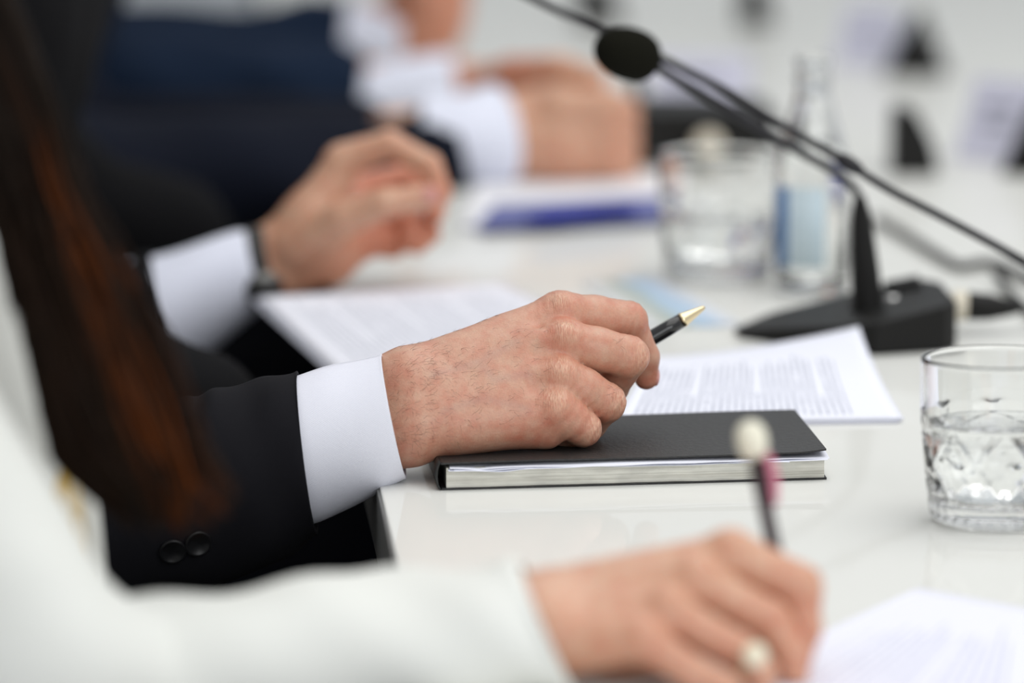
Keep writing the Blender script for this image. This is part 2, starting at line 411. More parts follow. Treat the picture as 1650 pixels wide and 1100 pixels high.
M['text'] = text_mat('printed_page', srgb(238, 240, 251), srgb(110, 116, 140), 36, .40, .07, .84, .17, .97, 46, .5)
M['text2'] = text_mat('printed_page_light', srgb(236, 237, 246), srgb(160, 164, 176), 40, .45, .08, .92, .08, .94, 50, .6)
M['script'] = text_mat('handwritten_page', srgb(234, 235, 247), srgb(150, 154, 186), 24, .3, .1, .85, .1, .8, 60, .5)
M['card'] = text_mat('card_print', srgb(200, 200, 216), srgb(90, 92, 110), 5, .45, .2, .8, .3, .7, 12, .7)

# ------------------------------------------------------------------ the room
def st(name, V, Fc, mat): return prop(obj(name, V, Fc, mat, None, False), kind='structure')
st('floor', *box(-4, 5, -1.5, 10, -.05, 0), M['floor'])
st('wall_back', *box(-4, 5, 10, 10.12, 0, 3.2), M['wall'])
st('wall_left', *box(-4.12, -4, -1.5, 10.12, 0, 3.2), M['wall'])
tb = empty('conference_table', (0.6, 4.2, 0), 'long white lacquered conference table with a glossy top', 'table')
e0 = T(645, 925); e1 = T(612, 785); ed = (e1-e0); ed /= ed.y       # front edge direction per metre of Y
ex = lambda Y: e0.x+ed.x*(Y-e0.y)
top = [(ex(1.6), 1.6), (1.75, 1.6), (1.75, 8.2), (ex(8.2), 8.2)]
o = obj('tabletop', *prism(top, TZ-.040, TZ), M['table'], tb, False); bevel(o, .0012, 2)
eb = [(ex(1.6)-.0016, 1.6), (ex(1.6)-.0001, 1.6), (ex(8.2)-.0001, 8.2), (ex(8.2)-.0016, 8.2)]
obj('edge_strip', *prism(eb, TZ-.0398, TZ-.0014), pm('grey_edge_strip', (.13, .13, .125), .5), tb, False, label='grey edge strip')  # thin strip over the tabletop's front side face, greyer than the top
o = obj('apron', *prism([(ex(1.8)+.09, 1.8), (ex(1.8)+.11, 1.8), (ex(8)+.11, 8), (ex(8)+.09, 8)], TZ-.16, TZ-.0405), M['table'], tb, False)
for Y in (2.0, 4.9, 7.8):
    for x in (ex(Y)+.16, 1.6):
        o = obj('leg', *box(x-.04, x+.04, Y-.04, Y+.04, 0, TZ-.0405), M['table'], tb, False); bevel(o, .003)

# ------------------------------------------------------------------ people: generic pieces
def sec(x0, y0, x1, y1, Y, hd, dY=0.0, vx=0.0):      # sleeve section from its top and bottom outline point
    a, b = P(x0, y0, Y+dY), P(x1, y1, Y-dY)
    c = (a+b)/2; U = (a-b)/2
    return c, U, Vector((-vx, hd, 0))
def shirt_cuff(parent, secs, mat, fold=None, thick=.0016, name='shirt_cuff', seg=72, sub=8, power=1.0):
    V, Fc, uv = loft(secs, seg, sub, thick, fold, power)
    return obj(name, V, Fc, mat, parent, True, uv)
def torso_jacket(parent, cx, cy, arms, mat, sh=1.03, depth=.125, width=.21, name='jacket', lean=.0, h=.009):
    """arms: list of (side, elbow, forearm point, r)"""
    def f(X):
        d = sd_ell(X, (cx+lean*.5, cy, .80), (depth, width*.88, .30))
        d = smin(d, sd_ell(X, (cx+lean, cy, .95), (depth*.95, width*.98, .15)), .06)
        d = smin(d, sd_ell(X, (cx-.02, cy, .56), (depth*1.08, width*.88, .14)), .06)
        for sgn in (-1, 1): d = smin(d, sd_cap(X, (cx+lean, cy+sgn*.05, sh+.02), (cx+lean-.01, cy+sgn*(width-.03), sh-.01), .05, .058), .05)
        for s, el, fo, r in arms:
            a = (cx+lean-.01, cy+s*(width-.02), sh-.03)
            arm = smin(sd_cap(X, a, el, .062, r), sd_cap(X, el, fo, r, r*.93), .03)
            d = smin(d, arm, .03)
        d = smin(d, sd_cap(X, (cx+lean, cy, sh+.03), (cx+lean+.005, cy, sh+.07), .07, .06), .03)
        d += .004*nz(X, 24, cy)+.002*nz(X, 60, cx)
        return d
    pts = [(cx-depth-.05, cy-width-.09, .40), (cx+depth+.08+max(0, lean), cy+width+.09, sh+.16)]
    for s, el, fo, r in arms:
        for q in (el, fo): pts += [tuple(np.array(q)-r-.02), tuple(np.array(q)+r+.02)]
    pts = np.array(pts)
    V, Fc = nets(f, pts.min(0), pts.max(0), h)
    return obj(name, V, Fc, mat, parent)
def head_and_body(parent, cx, cy, mat, sh=1.03, lean=0.0):
    """neck and head with a face, looking along +x and down at the papers"""
    hx, hz = cx+lean+.045, sh+.22
    def f(X):
        d = sd_ell(X, (hx-.01, cy, hz+.02), (.094, .076, .105))
        d = smin(d, sd_ell(X, (hx+.03, cy, hz-.055), (.058, .055, .062)), .03)            # jaw
        d = smin(d, sd_cap(X, (hx+.082, cy, hz+.012), (hx+.10, cy, hz-.022), .007, .011), .012)   # nose
        d = smin(d, sd_ell(X, (hx+.083, cy, hz-.055), (.012, .024, .009)), .006)          # lips
        d = smin(d, sd_ell(X, (hx+.078, cy, hz-.088), (.014, .018, .014)), .015)          # chin
        d = smin(d, sd_cap(X, (hx+.078, cy-.035, hz+.03), (hx+.078, cy+.035, hz+.03), .010, .010), .012)  # brow
        for s in (-1, 1):
            d = smax(d, -sd_ell(X, (hx+.092, cy+s*.031, hz+.012), (.014, .014, .010)), .006)
            d = smin(d, sd_ell(X, (hx+.074, cy+s*.031, hz+.010), (.013, .013, .011)), .003)
            d = smin(d, sd_ell(X, (hx-.012, cy+s*.078, hz-.005), (.018, .007, .031)), .004)
        d = smin(d, sd_cap(X, (hx-.02, cy, hz-.06), (cx+lean, cy, sh+.0), .052, .060), .03)
        return d
    V, Fc = nets(f, (hx-.13, cy-.11, sh-.06), (hx+.13, cy+.11, hz+.15), .004)
    col = np.zeros((len(V), 3)); col[:, 0] = .15
    return V, Fc, col, (hx, cy, hz)
def limbs(neck, *arms):
    out = []
    for pts in arms:
        v, f = tube([tuple(p) for p in pts]+[tuple(neck)], [.026, .034, .042, .046, .05][-(len(pts)+1):], 14, 5, False)
        v = np.array(v); c = np.zeros((len(v), 3)); c[:, 0] = .2; out.append((v, np.array(f), c))
    return out
def short_hair(parent, c, mat, seed=1.0):
    hx, cy, hz = c
    def f(X):
        d = sd_ell(X, (hx-.018, cy, hz+.035), (.100, .085, .108))
        d = smax(d, -sd_ell(X, (hx+.075, cy, hz-.035), (.085, .078, .095)), .012)
        d = smax(d, -(X[..., 2]-(hz-.05)+.15*(X[..., 0]-hx)), .01)
        return d+.0022*nz(X, 150, seed)
    V, Fc = nets(f, (hx-.14, cy-.11, hz-.08), (hx+.11, cy+.11, hz+.17), .005)
    return obj('hair', V, Fc, mat, parent)
def join_body(parts, mat, parent, name='body'):
    V, Fc, C = [], [], []; n = 0
    for v, f, c in parts:
        V.append(v); Fc.append(np.asarray(f)+n); C.append(c); n += len(v)
    return obj(name, np.concatenate(V), np.concatenate(Fc), mat, parent, True, None, np.concatenate(C))
def trousers(parent, cx, cy, mat):
    def f(X):
        d = sd_ell(X, (cx-.02, cy, .52), (.14, .17, .11))
        for s in (-1, 1):
            d = smin(d, sd_cap(X, (cx, cy+s*.09, .53), (cx+.42, cy+s*.11, .535), .085, .066), .04)
            d = smin(d, sd_cap(X, (cx+.42, cy+s*.11, .52), (cx+.40, cy+s*.11, .10), .066, .050), .02)
        return d+.003*nz(X, 28, cy)
    V, Fc = nets(f, (cx-.2, cy-.26, .03), (cx+.53, cy+.26, .66), .012)
    o = obj('trousers', V, Fc, mat, parent)
    for s in (-1, 1):
        def g(X): return smax(smin(sd_ell(X, (cx+.43, cy+s*.11, .045), (.14, .048, .045)), sd_cap(X, (cx+.38, cy+s*.11, .05), (cx+.38, cy+s*.11, .09), .045, .042), .02), -(X[..., 2]-.002), .004)
        V, Fc = nets(g, (cx+.25, cy+s*.11-.07, -.01), (cx+.6, cy+s*.11+.07, .15), .01)
        obj('shoe', V, Fc, M['black_plastic'], parent)
def chair(cx, cy, label):
    c = empty('conference_chair', (cx, cy, 0), label, 'chair', 'chairs along the table')
    V, Fc = nets(lambda X: sd_ell(X, (cx, cy, .415), (.25, .25, .045)), (cx-.27, cy-.27, .35), (cx+.27, cy+.27, .48), .015); obj('seat', V, Fc, M['chair'], c)
    bk = lambda X: smax(np.abs(X[..., 0]-(cx-.25)+.10*(X[..., 2]-.5)-.25*(X[..., 1]-cy)**2)-.018, sd_ell(X, (cx-.26, cy, .68), (.3, .235, .27)), .02)
    V, Fc = nets(bk, (cx-.42, cy-.26, .38), (cx-.15, cy+.26, .97), .012); obj('backrest', V, Fc, M['chair'], c)
    obj('pedestal', *tube([(cx, cy, .39), (cx, cy, .06)], [.03, .03], 16, 1), M['chrome'], c)
    obj('bracket', *tube([(cx-.02, cy, .385), (cx-.24, cy, .39), (cx-.27, cy, .46)], [.016, .016, .012], 10, 6), M['chrome'], c)
    for k in range(5):
        a = k*2*math.pi/5+.3; obj('leg', *tube([(cx, cy, .085), (cx+.27*math.cos(a), cy+.27*math.sin(a), .02)], [.022, .016], 10, 1), M['chrome'], c)
    return c
M['chair'] = pm('chair_fabric', (.02, .02, .022), .9)
M['hair_dark'] = pm('dark_hair', (.012, .008, .006), .5, var=.3, vscale=120)
M['hair_brown'] = pm('brown_hair', (.03, .016, .01), .5, var=.3, vscale=120)

def redness(V, pts, base=.1):
    r = np.full(len(V), base)
    for p, s, a in pts: r += a*np.exp(-((V-np.array(p))**2).sum(1)/s**2)
    return r

# ------------------------------------------------------------------ man with the notebook (hand in focus)
man = empty('person', (-.42, 3.28, 0), 'person in a black suit resting a fist with a pen on the black notebook', 'person')
YO = 0.0
J = dict(
    iM=(903, 506, 3.108), iP=(1014, 515, 3.126), iD=(1037, 574, 3.136), iT=(1041, 609, 3.139),
    mM=(908, 549, 3.090), mP=(1013, 574, 3.100), mD=(985, 622, 3.120), mT=(945, 610, 3.128),
    rM=(901, 608, 3.076), rP=(977, 648, 3.083), rD=(950, 682, 3.100), rT=(905, 672, 3.108),
    pM=(893, 657, 3.065), pP=(941, 690, 3.070), pD=(915, 697, 3.086), pT=(878, 690, 3.094))
J = {k: np.array(P(*v)) for k, v in J.items()}
H = lambda x, y, Y: np.array(P(x, y, Y))
mm = .001
def main_hand(X):
    # palm block
    w1, w2, w3, w4 = H(672, 612, 3.078), H(672, 636, 3.070), H(675, 665, 3.062), H(680, 692, 3.056)
    d = sd_cap(X, w1, J['iM'], 18.5*mm, 11.2*mm)
    d = smin(d, sd_cap(X, w2, J['mM'], 18*mm, 11.3*mm), 9*mm)
    d = smin(d, sd_cap(X, w3, J['rM'], 18*mm, 11*mm), 9*mm)
    d = smin(d, sd_cap(X, w4, J['pM'], 16*mm, 10.5*mm), 9*mm)
    # filling between the metacarpals and the heel of the hand
    d = smin(d, sd_cap(X, H(740, 640, 3.082), H(850, 590, 3.096), 18*mm, 14*mm), 10*mm)
    d = smin(d, sd_cap(X, H(735, 690, 3.058), H(878, 692, 3.068), 13*mm, 11*mm), 9*mm)
    d = smin(d, sd_cap(X, H(725, 655, 3.085), H(840, 640, 3.115), 16*mm, 14*mm), 12*mm)
    # forearm
    d = smin(d, sd_cap(X, H(330, 730, 3.075), H(650, 630, 3.074), 27*mm, 20*mm), 14*mm)
    d = smin(d, sd_cap(X, H(330, 775, 3.06), H(650, 697, 3.060), 25*mm, 17.5*mm), 14*mm)
    # tendons and a vein
    d = smin(d, sd_cap(X, H(800, 556, 3.080), J['mM']+np.array((0, -.0095, .0040)), .2*mm, 2.0*mm), 9*mm)
    d = smin(d, sd_cap(X, H(800, 608, 3.074), J['rM']+np.array((0, -.0092, .0025)), .1*mm, 1.7*mm), 9*mm)
    # knuckles
    for k, dx, dy, dz, r in (('iM', 4, -5.0, 4.0, 6.2), ('mM', 0, -7.5, 4.6, 6.6), ('rM', 0, -7.5, 3.0, 6.0), ('pM', 1, -7, 1.5, 5.4)):
        d = smin(d, np.linalg.norm(X-(J[k]+np.array((dx, dy, dz))*mm), axis=-1)-r*mm, 5*mm)
    # shallow valleys between the knuckles
    for a, b in (('iM', 'mM'), ('mM', 'rM'), ('rM', 'pM')):
        c = (J[a]+J[b])/2+np.array((4, -12.5, 7.5))*mm
        d = smax(d, -(sd_cap(X, c+np.array((-16, 0, 0))*mm, c+np.array((12, -1, -1))*mm, 2.2*mm, 4.2*mm)), 8*mm)
    # thumb, on the far side of the fist
    th = sd_cap(X, H(760, 640, 3.105), H(868, 612, 3.142), 15*mm, 12.5*mm)
    th = smin(th, sd_cap(X, H(868, 612, 3.142), H(935, 590, 3.163), 12*mm, 10.5*mm), 4*mm)
    th = smin(th, sd_cap(X, H(935, 590, 3.163), H(990, 560, 3.166), 10.5*mm, 8.5*mm), 4*mm)
    d = smin(d, th, 8*mm)
    fs = None
    for n, r in (('i', (12.4, 10.4, 8.2, 6.6)), ('m', (12.4, 11.2, 9.4, 8)), ('r', (12.2, 10.6, 9.0, 8)), ('p', (11.3, 9.9, 8.2, 7))):
        a, b, c, e = (J[n+q] for q in 'MPDT')
        # the proximal phalanx is slimmer in its middle than at its joints
        m_ = (a+b)/2
        f = smin(sd_cap(X, a, m_, r[0]*mm, (r[0]+r[1])*.5*mm), sd_cap(X, m_, b, (r[0]+r[1])*.5*mm, r[1]*mm), 4*mm)
        f = smin(f, sd_cap(X, b, c, r[1]*.93*mm, r[2]*mm), 3.0*mm)
        f = smin(f, sd_cap(X, c, e, r[2]*mm, r[3]*mm), 3*mm)
        fs = f if fs is None else smin(fs, f, .9*mm)
    d = smin(d, fs, 5.0*mm)
    # skin folds on the outer edge of the palm beside the little finger
    for x0, y0, x1, y1 in ((858, 700, 868, 726), (874, 690, 880, 716), (894, 700, 905, 716)):
        d = smax(d, -sd_cap(X, H(x0, y0, 3.050), H(x1, y1, 3.050), .8*mm, 1.2*mm), 2.5*mm)
    # creases over the bent middle joints and wrinkles over the big knuckles
    for n in 'imrp':
        b = J[n+'P']; ax = b-J[n+'M']; ax = ax/np.linalg.norm(ax)
        q = X-b; t = q@ax.astype(np.float32); g = np.exp(-(q**2).sum(-1)/(13*mm)**2)
        d += .00042*g*np.sin(t/.0008+2.5*nz(X, 260, 2))
        b = J[n+'M']; q = X-b; t = q@ax.astype(np.float32); g = np.exp(-(q**2).sum(-1)/(15*mm)**2)
        d += .00030*g*np.sin(t/.0008+3.2*nz(X, 220, 5))
    d += .00035*nz(X, 130, 1)+.0004*nz(X, 60, 3)
    return d
lo = np.minimum(H(330, 850, 3.0), H(560, 440, 3.02)); 
HV, HF = nets(main_hand, (-.105, 3.018, TZ+.004), (.095, 3.180, TZ+.118), .00095)
# lower resolution forearm inside the sleeve joins the same body mesh at x = -.105 (hidden by the cuff)
def forearm(X):
    d = sd_cap(X, H(0, 840, 3.06), H(560, 658, 3.074), 33*mm, 22*mm)
    d = smin(d, sd_cap(X, H(0, 860, 3.05), H(560, 712, 3.060), 32*mm, 19*mm), 14*mm)
    return smax(d, X[..., 0]+.098, .004)
FV, FF = nets(forearm, (-.32, 2.98, TZ-.09), (-.085, 3.13, TZ+.09), .004)
kn = [(J[k]+np.array((0, -.008, .006)), .013, .28) for k in ('iM', 'mM', 'rM', 'pM')]
kn += [(J[k]+np.array((.006, -.004, 0)), .012, .28) for k in ('iP', 'mP', 'rP', 'pP')]
kn += [(J['iT'], .012, .5), (H(860, 715, 3.05), .018, .35), (H(700, 720, 3.04), .02, .2)]
col = np.zeros((len(HV), 3)); col[:, 0] = redness(HV, kn, .05)
# veins under the skin of the back of the hand
def seg_d(V, a, b):
    ba = b-a; t = np.clip(((V-a)@ba)/(ba@ba), 0, 1); return np.linalg.norm(V-a-t[:, None]*ba, axis=1)
vein = [((700, 600), (770, 580), (830, 548)), ((770, 580), (800, 610), (850, 600)), ((720, 660), (780, 640), (850, 655))]
vv = np.zeros(len(HV))
def on_skin(px, py):                        # nearest skin vertex seen at a pixel
    r = np.array(_ray(px, py)); r = r/np.linalg.norm(r); q = HV-np.array((0, 0, CAMZ)); t = q@r
    dd = np.linalg.norm(q-t[:, None]*r, axis=1); m = dd < .0012
    return HV[m][np.argmin(t[m])] if m.any() else None
for pth in vein:
    for a, b in zip(pth[:-1], pth[1:]):
        A, B = on_skin(*a), on_skin(*b)
        if A is not None and B is not None: vv = np.maximum(vv, .20*np.exp(-(seg_d(HV, A, B)/.0028)**2))
col[:, 1] = vv
# pale, wrinkled skin stretched over the knuckles
pl_ = [(J[k]+np.array((.001, -.010, .008)), .0075) for k in ('mM', 'rM', 'pM')]+[(J[k]+np.array((.008, -.006, .001)), .0075) for k in ('mP', 'rP', 'pP')]+[(J['iM']+np.array((0, -.008, .008)), .006)]
for p_, s_ in pl_: col[:, 2] = np.maximum(col[:, 2], np.exp(-((HV-p_)**2).sum(1)/s_**2))
hv, hf, hc, hpos = head_and_body(man, -.42, 3.28, None)
fc_ = np.zeros((len(FV), 3)); fc_[:, 0] = .1
join_body([(HV, HF, col), (FV, FF, fc_), (hv, hf, hc)]+limbs((-.42, 3.28, 1.05), [P(-20, 845, 3.05), P(-75, 862, 3.035), (-.42, 3.11, .99)]), M['skin'], man)
short_hair(man, hpos, M['hair_dark'], 1)
# finger nail of the index finger
nv, nf = nets(lambda X: smax(sd_ell(X, J['iT']+np.array((.0052, .0010, .001)), (.0026, .0048, .0058)), -(X[..., 0]-J['iT'][0]-.0042), .001), J['iT']+np.array((0, -.008, -.012)), J['iT']+np.array((.014, .010, .010)), .0006)
obj('fingernail', nv, nf, M['nail'], man)
# fine dark hairs on the wrist and the back of the hand
random.seed(5); hb = MB()
regions = [(625, 700, 580, 720, 120), (690, 790, 555, 690, 80), (790, 880, 520, 690, 46), (640, 760, 556, 600, 46), (640, 740, 690, 735, 22), (985, 1000, 540, 560, 5), (975, 995, 618, 640, 9), (560, 620, 560, 620, 0)]
E = (HV, )
vis = HV[:, 1]
def strand(p, nrm, L, ang, curl, r=.00006):
    dirx = Vector((math.cos(ang), 0, math.sin(ang))); n = Vector(nrm)
    dirx = (dirx-n*dirx.dot(n)).normalized(); side = n.cross(dirx)
    pts = []; q = Vector(p)-n*.0004; d_ = (dirx*.75+n*.75).normalized()
    for k in range(6):
        pts.append(tuple(q)); q = q+d_*L/5; d_ = (d_+side*curl-n*.22*(1 if k < 3 else .3)).normalized()
    return tube(pts, [r, r, r*.9, r*.8, r*.6, r*.3], 3, 1, False)
from mathutils.bvhtree import BVHTree
bvh = BVHTree.FromPolygons([tuple(v) for v in HV], [tuple(int(i) for i in f) for f in HF])
for x0, x1, y0, y1, n in regions:
    for _ in range(n):
        px, py = random.uniform(x0, x1), random.uniform(y0, y1)
        r = Vector(_ray(px, py)).normalized(); h_ = bvh.ray_cast(Vector((0, 0, CAMZ)), r)
        if h_[0] is None: continue
        nr = h_[1] if h_[1].dot(r) < 0 else -h_[1]
        ang = random.choice((1, 1, -1))*random.uniform(.1, 1.1)+(-.5)
        hb.add(*strand(h_[0], nr, random.uniform(.003, .0075), ang, random.uniform(-.28, .28)))
for _ in range(45):                          # along the upper outline, standing out against the paper
    px = random.uniform(620, 800); r = None
    for py in range(480, 600):
        rr = Vector(_ray(px, py)).normalized(); h_ = bvh.ray_cast(Vector((0, 0, CAMZ)), rr)
        if h_[0] is not None: r = h_; break
    if r is None: continue
    hb.add(*strand(r[0], (random.uniform(-.2, .2), -.2, 1), random.uniform(.0025, .006), random.uniform(-.4, .9), random.uniform(-.5, .5)))
hb.out('arm_hair', M['hairs'], man, False)['kind'] = 'stuff'

# shirt cuff and jacket sleeve
def cfold(s, t, p, L):
    c = Vector(p)
    e = .0006*math.sin(9*s+3*math.cos(t))*s
    e += .0010*math.exp(-((math.sin(t)-.1)**2)*6)*math.sin(5.2*s+2.0*t)*s
    return e
cf = [sec(614, 571, 655, 769, 3.060, .0335, .004), sec(604, 574, 645, 774, 3.060, .034, .004), sec(565, 583, 603, 796, 3.060, .036, .004),
      sec(522, 592, 553, 822, 3.060, .038, .003), sec(478, 603, 505, 845, 3.060, .040, .002), sec(430, 615, 452, 852, 3.060, .041, 0)]
shirt_cuff(man, cf, M['cuff'], cfold, .0016)
def sfold(s, t, p, L):
    e = .0006*math.sin(5*t+22*s)*min(1, s*4)+.0010*math.sin(2*t-24*s+1)*min(1, s*3)
    e -= .0028*math.exp(-((L-.062)/.006)**2)*max(0, math.cos(t))**2        # crease in the upper outline
    e += .0014*math.exp(-((L-.052)/.008)**2)*max(0, math.cos(t))**2
    return e
sl = [sec(478, 599, 512, 858, 3.060, .0445, .002), sec(470, 601, 504, 864, 3.060, .045, .002), sec(430, 609, 466, 893, 3.060, .047, 0), sec(385, 619, 415, 920, 3.060, .049, 0),
      sec(330, 633, 345, 938, 3.058, .051, 0), sec(280, 642, 280, 952, 3.056, .053, 0), sec(180, 655, 170, 975, 3.05, .055, 0), sec(60, 672, 40, 1000, 3.04, .057, 0), sec(-60, 700, -90, 1030, 3.035, .058, 0)]
V, Fc, uv = loft(sl, 96, 9, .0022, sfold)
slv = obj('sleeve', V, Fc, M['suit'], man, True, uv)
# sleeve buttons
for px, py in ((318, 874), (278, 886)):
    c = None
    r = Vector(_ray(px, py)).normalized()
    sb = BVHTree.FromPolygons([tuple(v) for v in V], Fc); h_ = sb.ray_cast(Vector((0, 0, CAMZ)), r)
    if h_[0] is None: continue
    n = h_[1] if h_[1].dot(r) < 0 else -h_[1]
    q = n.to_track_quat('Z', 'Y'); pr = [(.0001, 0), (.0068, 0), (.0075, .0012), (.0073, .0024), (.0062, .0027), (.0060, .0024), (.0001, .0016)]
    bv, bf = lathe(pr, (0, 0, 0), 28)
    obj('button', [h_[0]+q@Vector(v) for v in bv], bf, M['button'], slv)
el = tuple(P(-75, 862, 3.035))
torso_jacket(man, -.42, 3.28, [(-1, el, tuple(P(30, 838, 3.04)), .050), (1, (-.27, 3.46, .74), (-.20, 3.50, .71), .05)], M['suit_black'])
trousers(man, -.42, 3.28, M['trouser'])
chair(-.44, 3.28, 'dark swivel conference chair under the person holding the notebook pen')

# ------------------------------------------------------------------ notebook
nbA, nbB = T(712, 790), T(1332, 772.5)
nbA = Vector((nbA.x, nbA.y, TZ)); nbB = Vector((nbB.x, nbB.y, TZ))
nd = Vector((-.0105, .1405, 0))
nb = empty('notebook', (nbA+nbB)/2+nd/2, 'black soft cover notebook with worn page edges under the fist', 'notebook')
nb.location.z = TZ
u = nbB-nbA; nn = 60
def nbp(a, b, z): return nbA+u*a+nd*b+Vector((0, 0, z))
def sheet(name, a0, a1, b0, b1, zf, th, mat, parent, na=48, nbk=10, edge=None, label=None):
    V = []; Fc = []
    for s in (0, 1):
        for i in range(na+1):
            for j in range(nbk+1):
                a = a0+(a1-a0)*i/na; b = b0+(b1-b0)*j/nbk
                if edge and j == 0: b += edge(a)
                V.append(nbp(a, b, zf(a, b)+(th if s else 0)))
    m = (na+1)*(nbk+1); idx = lambda i, j, s: s*m+i*(nbk+1)+j
    for i in range(na):
        for j in range(nbk):
            Fc.append((idx(i, j, 1), idx(i+1, j, 1), idx(i+1, j+1, 1), idx(i, j+1, 1)))
            Fc.append((idx(i, j, 0), idx(i, j+1, 0), idx(i+1, j+1, 0), idx(i+1, j, 0)))
        for j in (0, nbk):
            q = (idx(i, j, 0), idx(i+1, j, 0), idx(i+1, j, 1), idx(i, j, 1)); Fc.append(q if j == 0 else q[::-1])
    for j in range(nbk):
        for i in (0, na):
            q = (idx(i, j, 0), idx(i, j, 1), idx(i, j+1, 1), idx(i, j+1, 0)); Fc.append(q if i == 0 else q[::-1])
    return obj(name, V, Fc, mat, parent, False, label=label)
ztop = lambda a, b: .0148+.0002*math.sin(9*a)+(.0012*max(0, (a-.9)/.1)**2)*(1-b)-.0006*(1-a)
sheet('back_cover', 0, 1, 0, 1, lambda a, b: .0001, .0011, M['lcover'], nb, 24, 6)
pg = sheet('page_block', .012, .994, .008, .985, lambda a, b: .0012, .0108, M['pages'], nb, 64, 4, lambda a: .004*math.sin(40*a)*math.sin(17*a))
# loose white sheets tucked under the cover, their edges wavy
for k, (a0, a1, dz, ed_) in enumerate(((.016, 1.0, .0122, -.030), (.02, 1.006, .0132, -.024), (.03, .9, .0141, -.036))):
    sheet('loose_sheet', a0, a1, ed_, .97, (lambda a, b, dz=dz, k=k: min(dz+.0006*math.sin(7*a+k*2)*(1-b)**4-(.0006+.0006*k)*(1-b)**10-.0008*math.exp(-((a-.06-.05*k)/.05)**2)*(1-b)**6, ztop(a, b)-.0004)), .00022, M['paper'], nb, 70, 10, lambda a, k=k: .006*math.sin(11*a+k*3)+.003*math.sin(37*a))
fcv = sheet('front_cover', -.002, .999, -.004, 1.0, ztop, .0009, M['lcover'], nb, 60, 20, lambda a: .006*math.sin(6*a)+.0015*math.sin(31*a)+.012*max(0, (a-.93)/.07))
# spine on the left side
sv = []
for j in range(9):
    b = j/8
    for k in range(9):
        t = math.pi*k/8; sv.append(nbp(-.004-.012*math.sin(t), b, .0002+(.0152)*(1-math.cos(t))/2))
        sv.append(nbp(-.004-.012*math.sin(t)+.0055, b, .0002+(.0152)*(1-math.cos(t))/2))
sf = []
for j in range(8):
    for k in range(8):
        for o_ in (0, 1):
            q = (j*18+k*2+o_, (j+1)*18+k*2+o_, (j+1)*18+k*2+2+o_, j*18+k*2+2+o_); sf.append(q if o_ == 0 else q[::-1])
for k in range(8):
    sf.append((k*2, k*2+2, k*2+3, k*2+1)); q = 8*18; sf.append((q+k*2+1, q+k*2+3, q+k*2+2, q+k*2))
obj('spine', sv, sf, M['lcover'], nb)

# ------------------------------------------------------------------ pens
def revolve_along(a, b, prof, seg=32):
    a, b = Vector(a), Vector(b); d = (b-a).normalized(); q = d.to_track_quat('Z', 'Y')
    V, Fc = lathe([(max(r, 1e-5), z) for r, z in prof], (0, 0, 0), seg)
    return [a+q@Vector(v) for v in V], Fc
tip, rear = P(1135.5, 494.5, 3.160), P(826, 676, 3.140)
pen = empty('ballpoint_pen', (tip+rear)/2, 'black ballpoint pen with pale gold tip held in the fist', 'pen')
L_ = (rear-tip).length
obj('tip', *revolve_along(tip, rear, [(0, 0), (.0008, 0), (.0009, .0006), (.0013, .0008), (.0041, .0135), (.0043, .0138), (.0043, .0150), (.0041, .0152), (0, .0152)]), M['gold'], pen)
obj('barrel', *revolve_along(tip, rear, [(0, .0151), (.0041, .0151), (.0044, .025), (.0045, .05), (.0045, L_-.006), (.0036, L_-.002), (0, L_-.0018)]), M['pen_black'], pen)
obj('push_button', *revolve_along(tip, rear, [(0, L_-.002), (.002, L_-.002), (.002, L_+.006), (.0016, L_+.007), (0, L_+.007)]), M['gold'], pen)

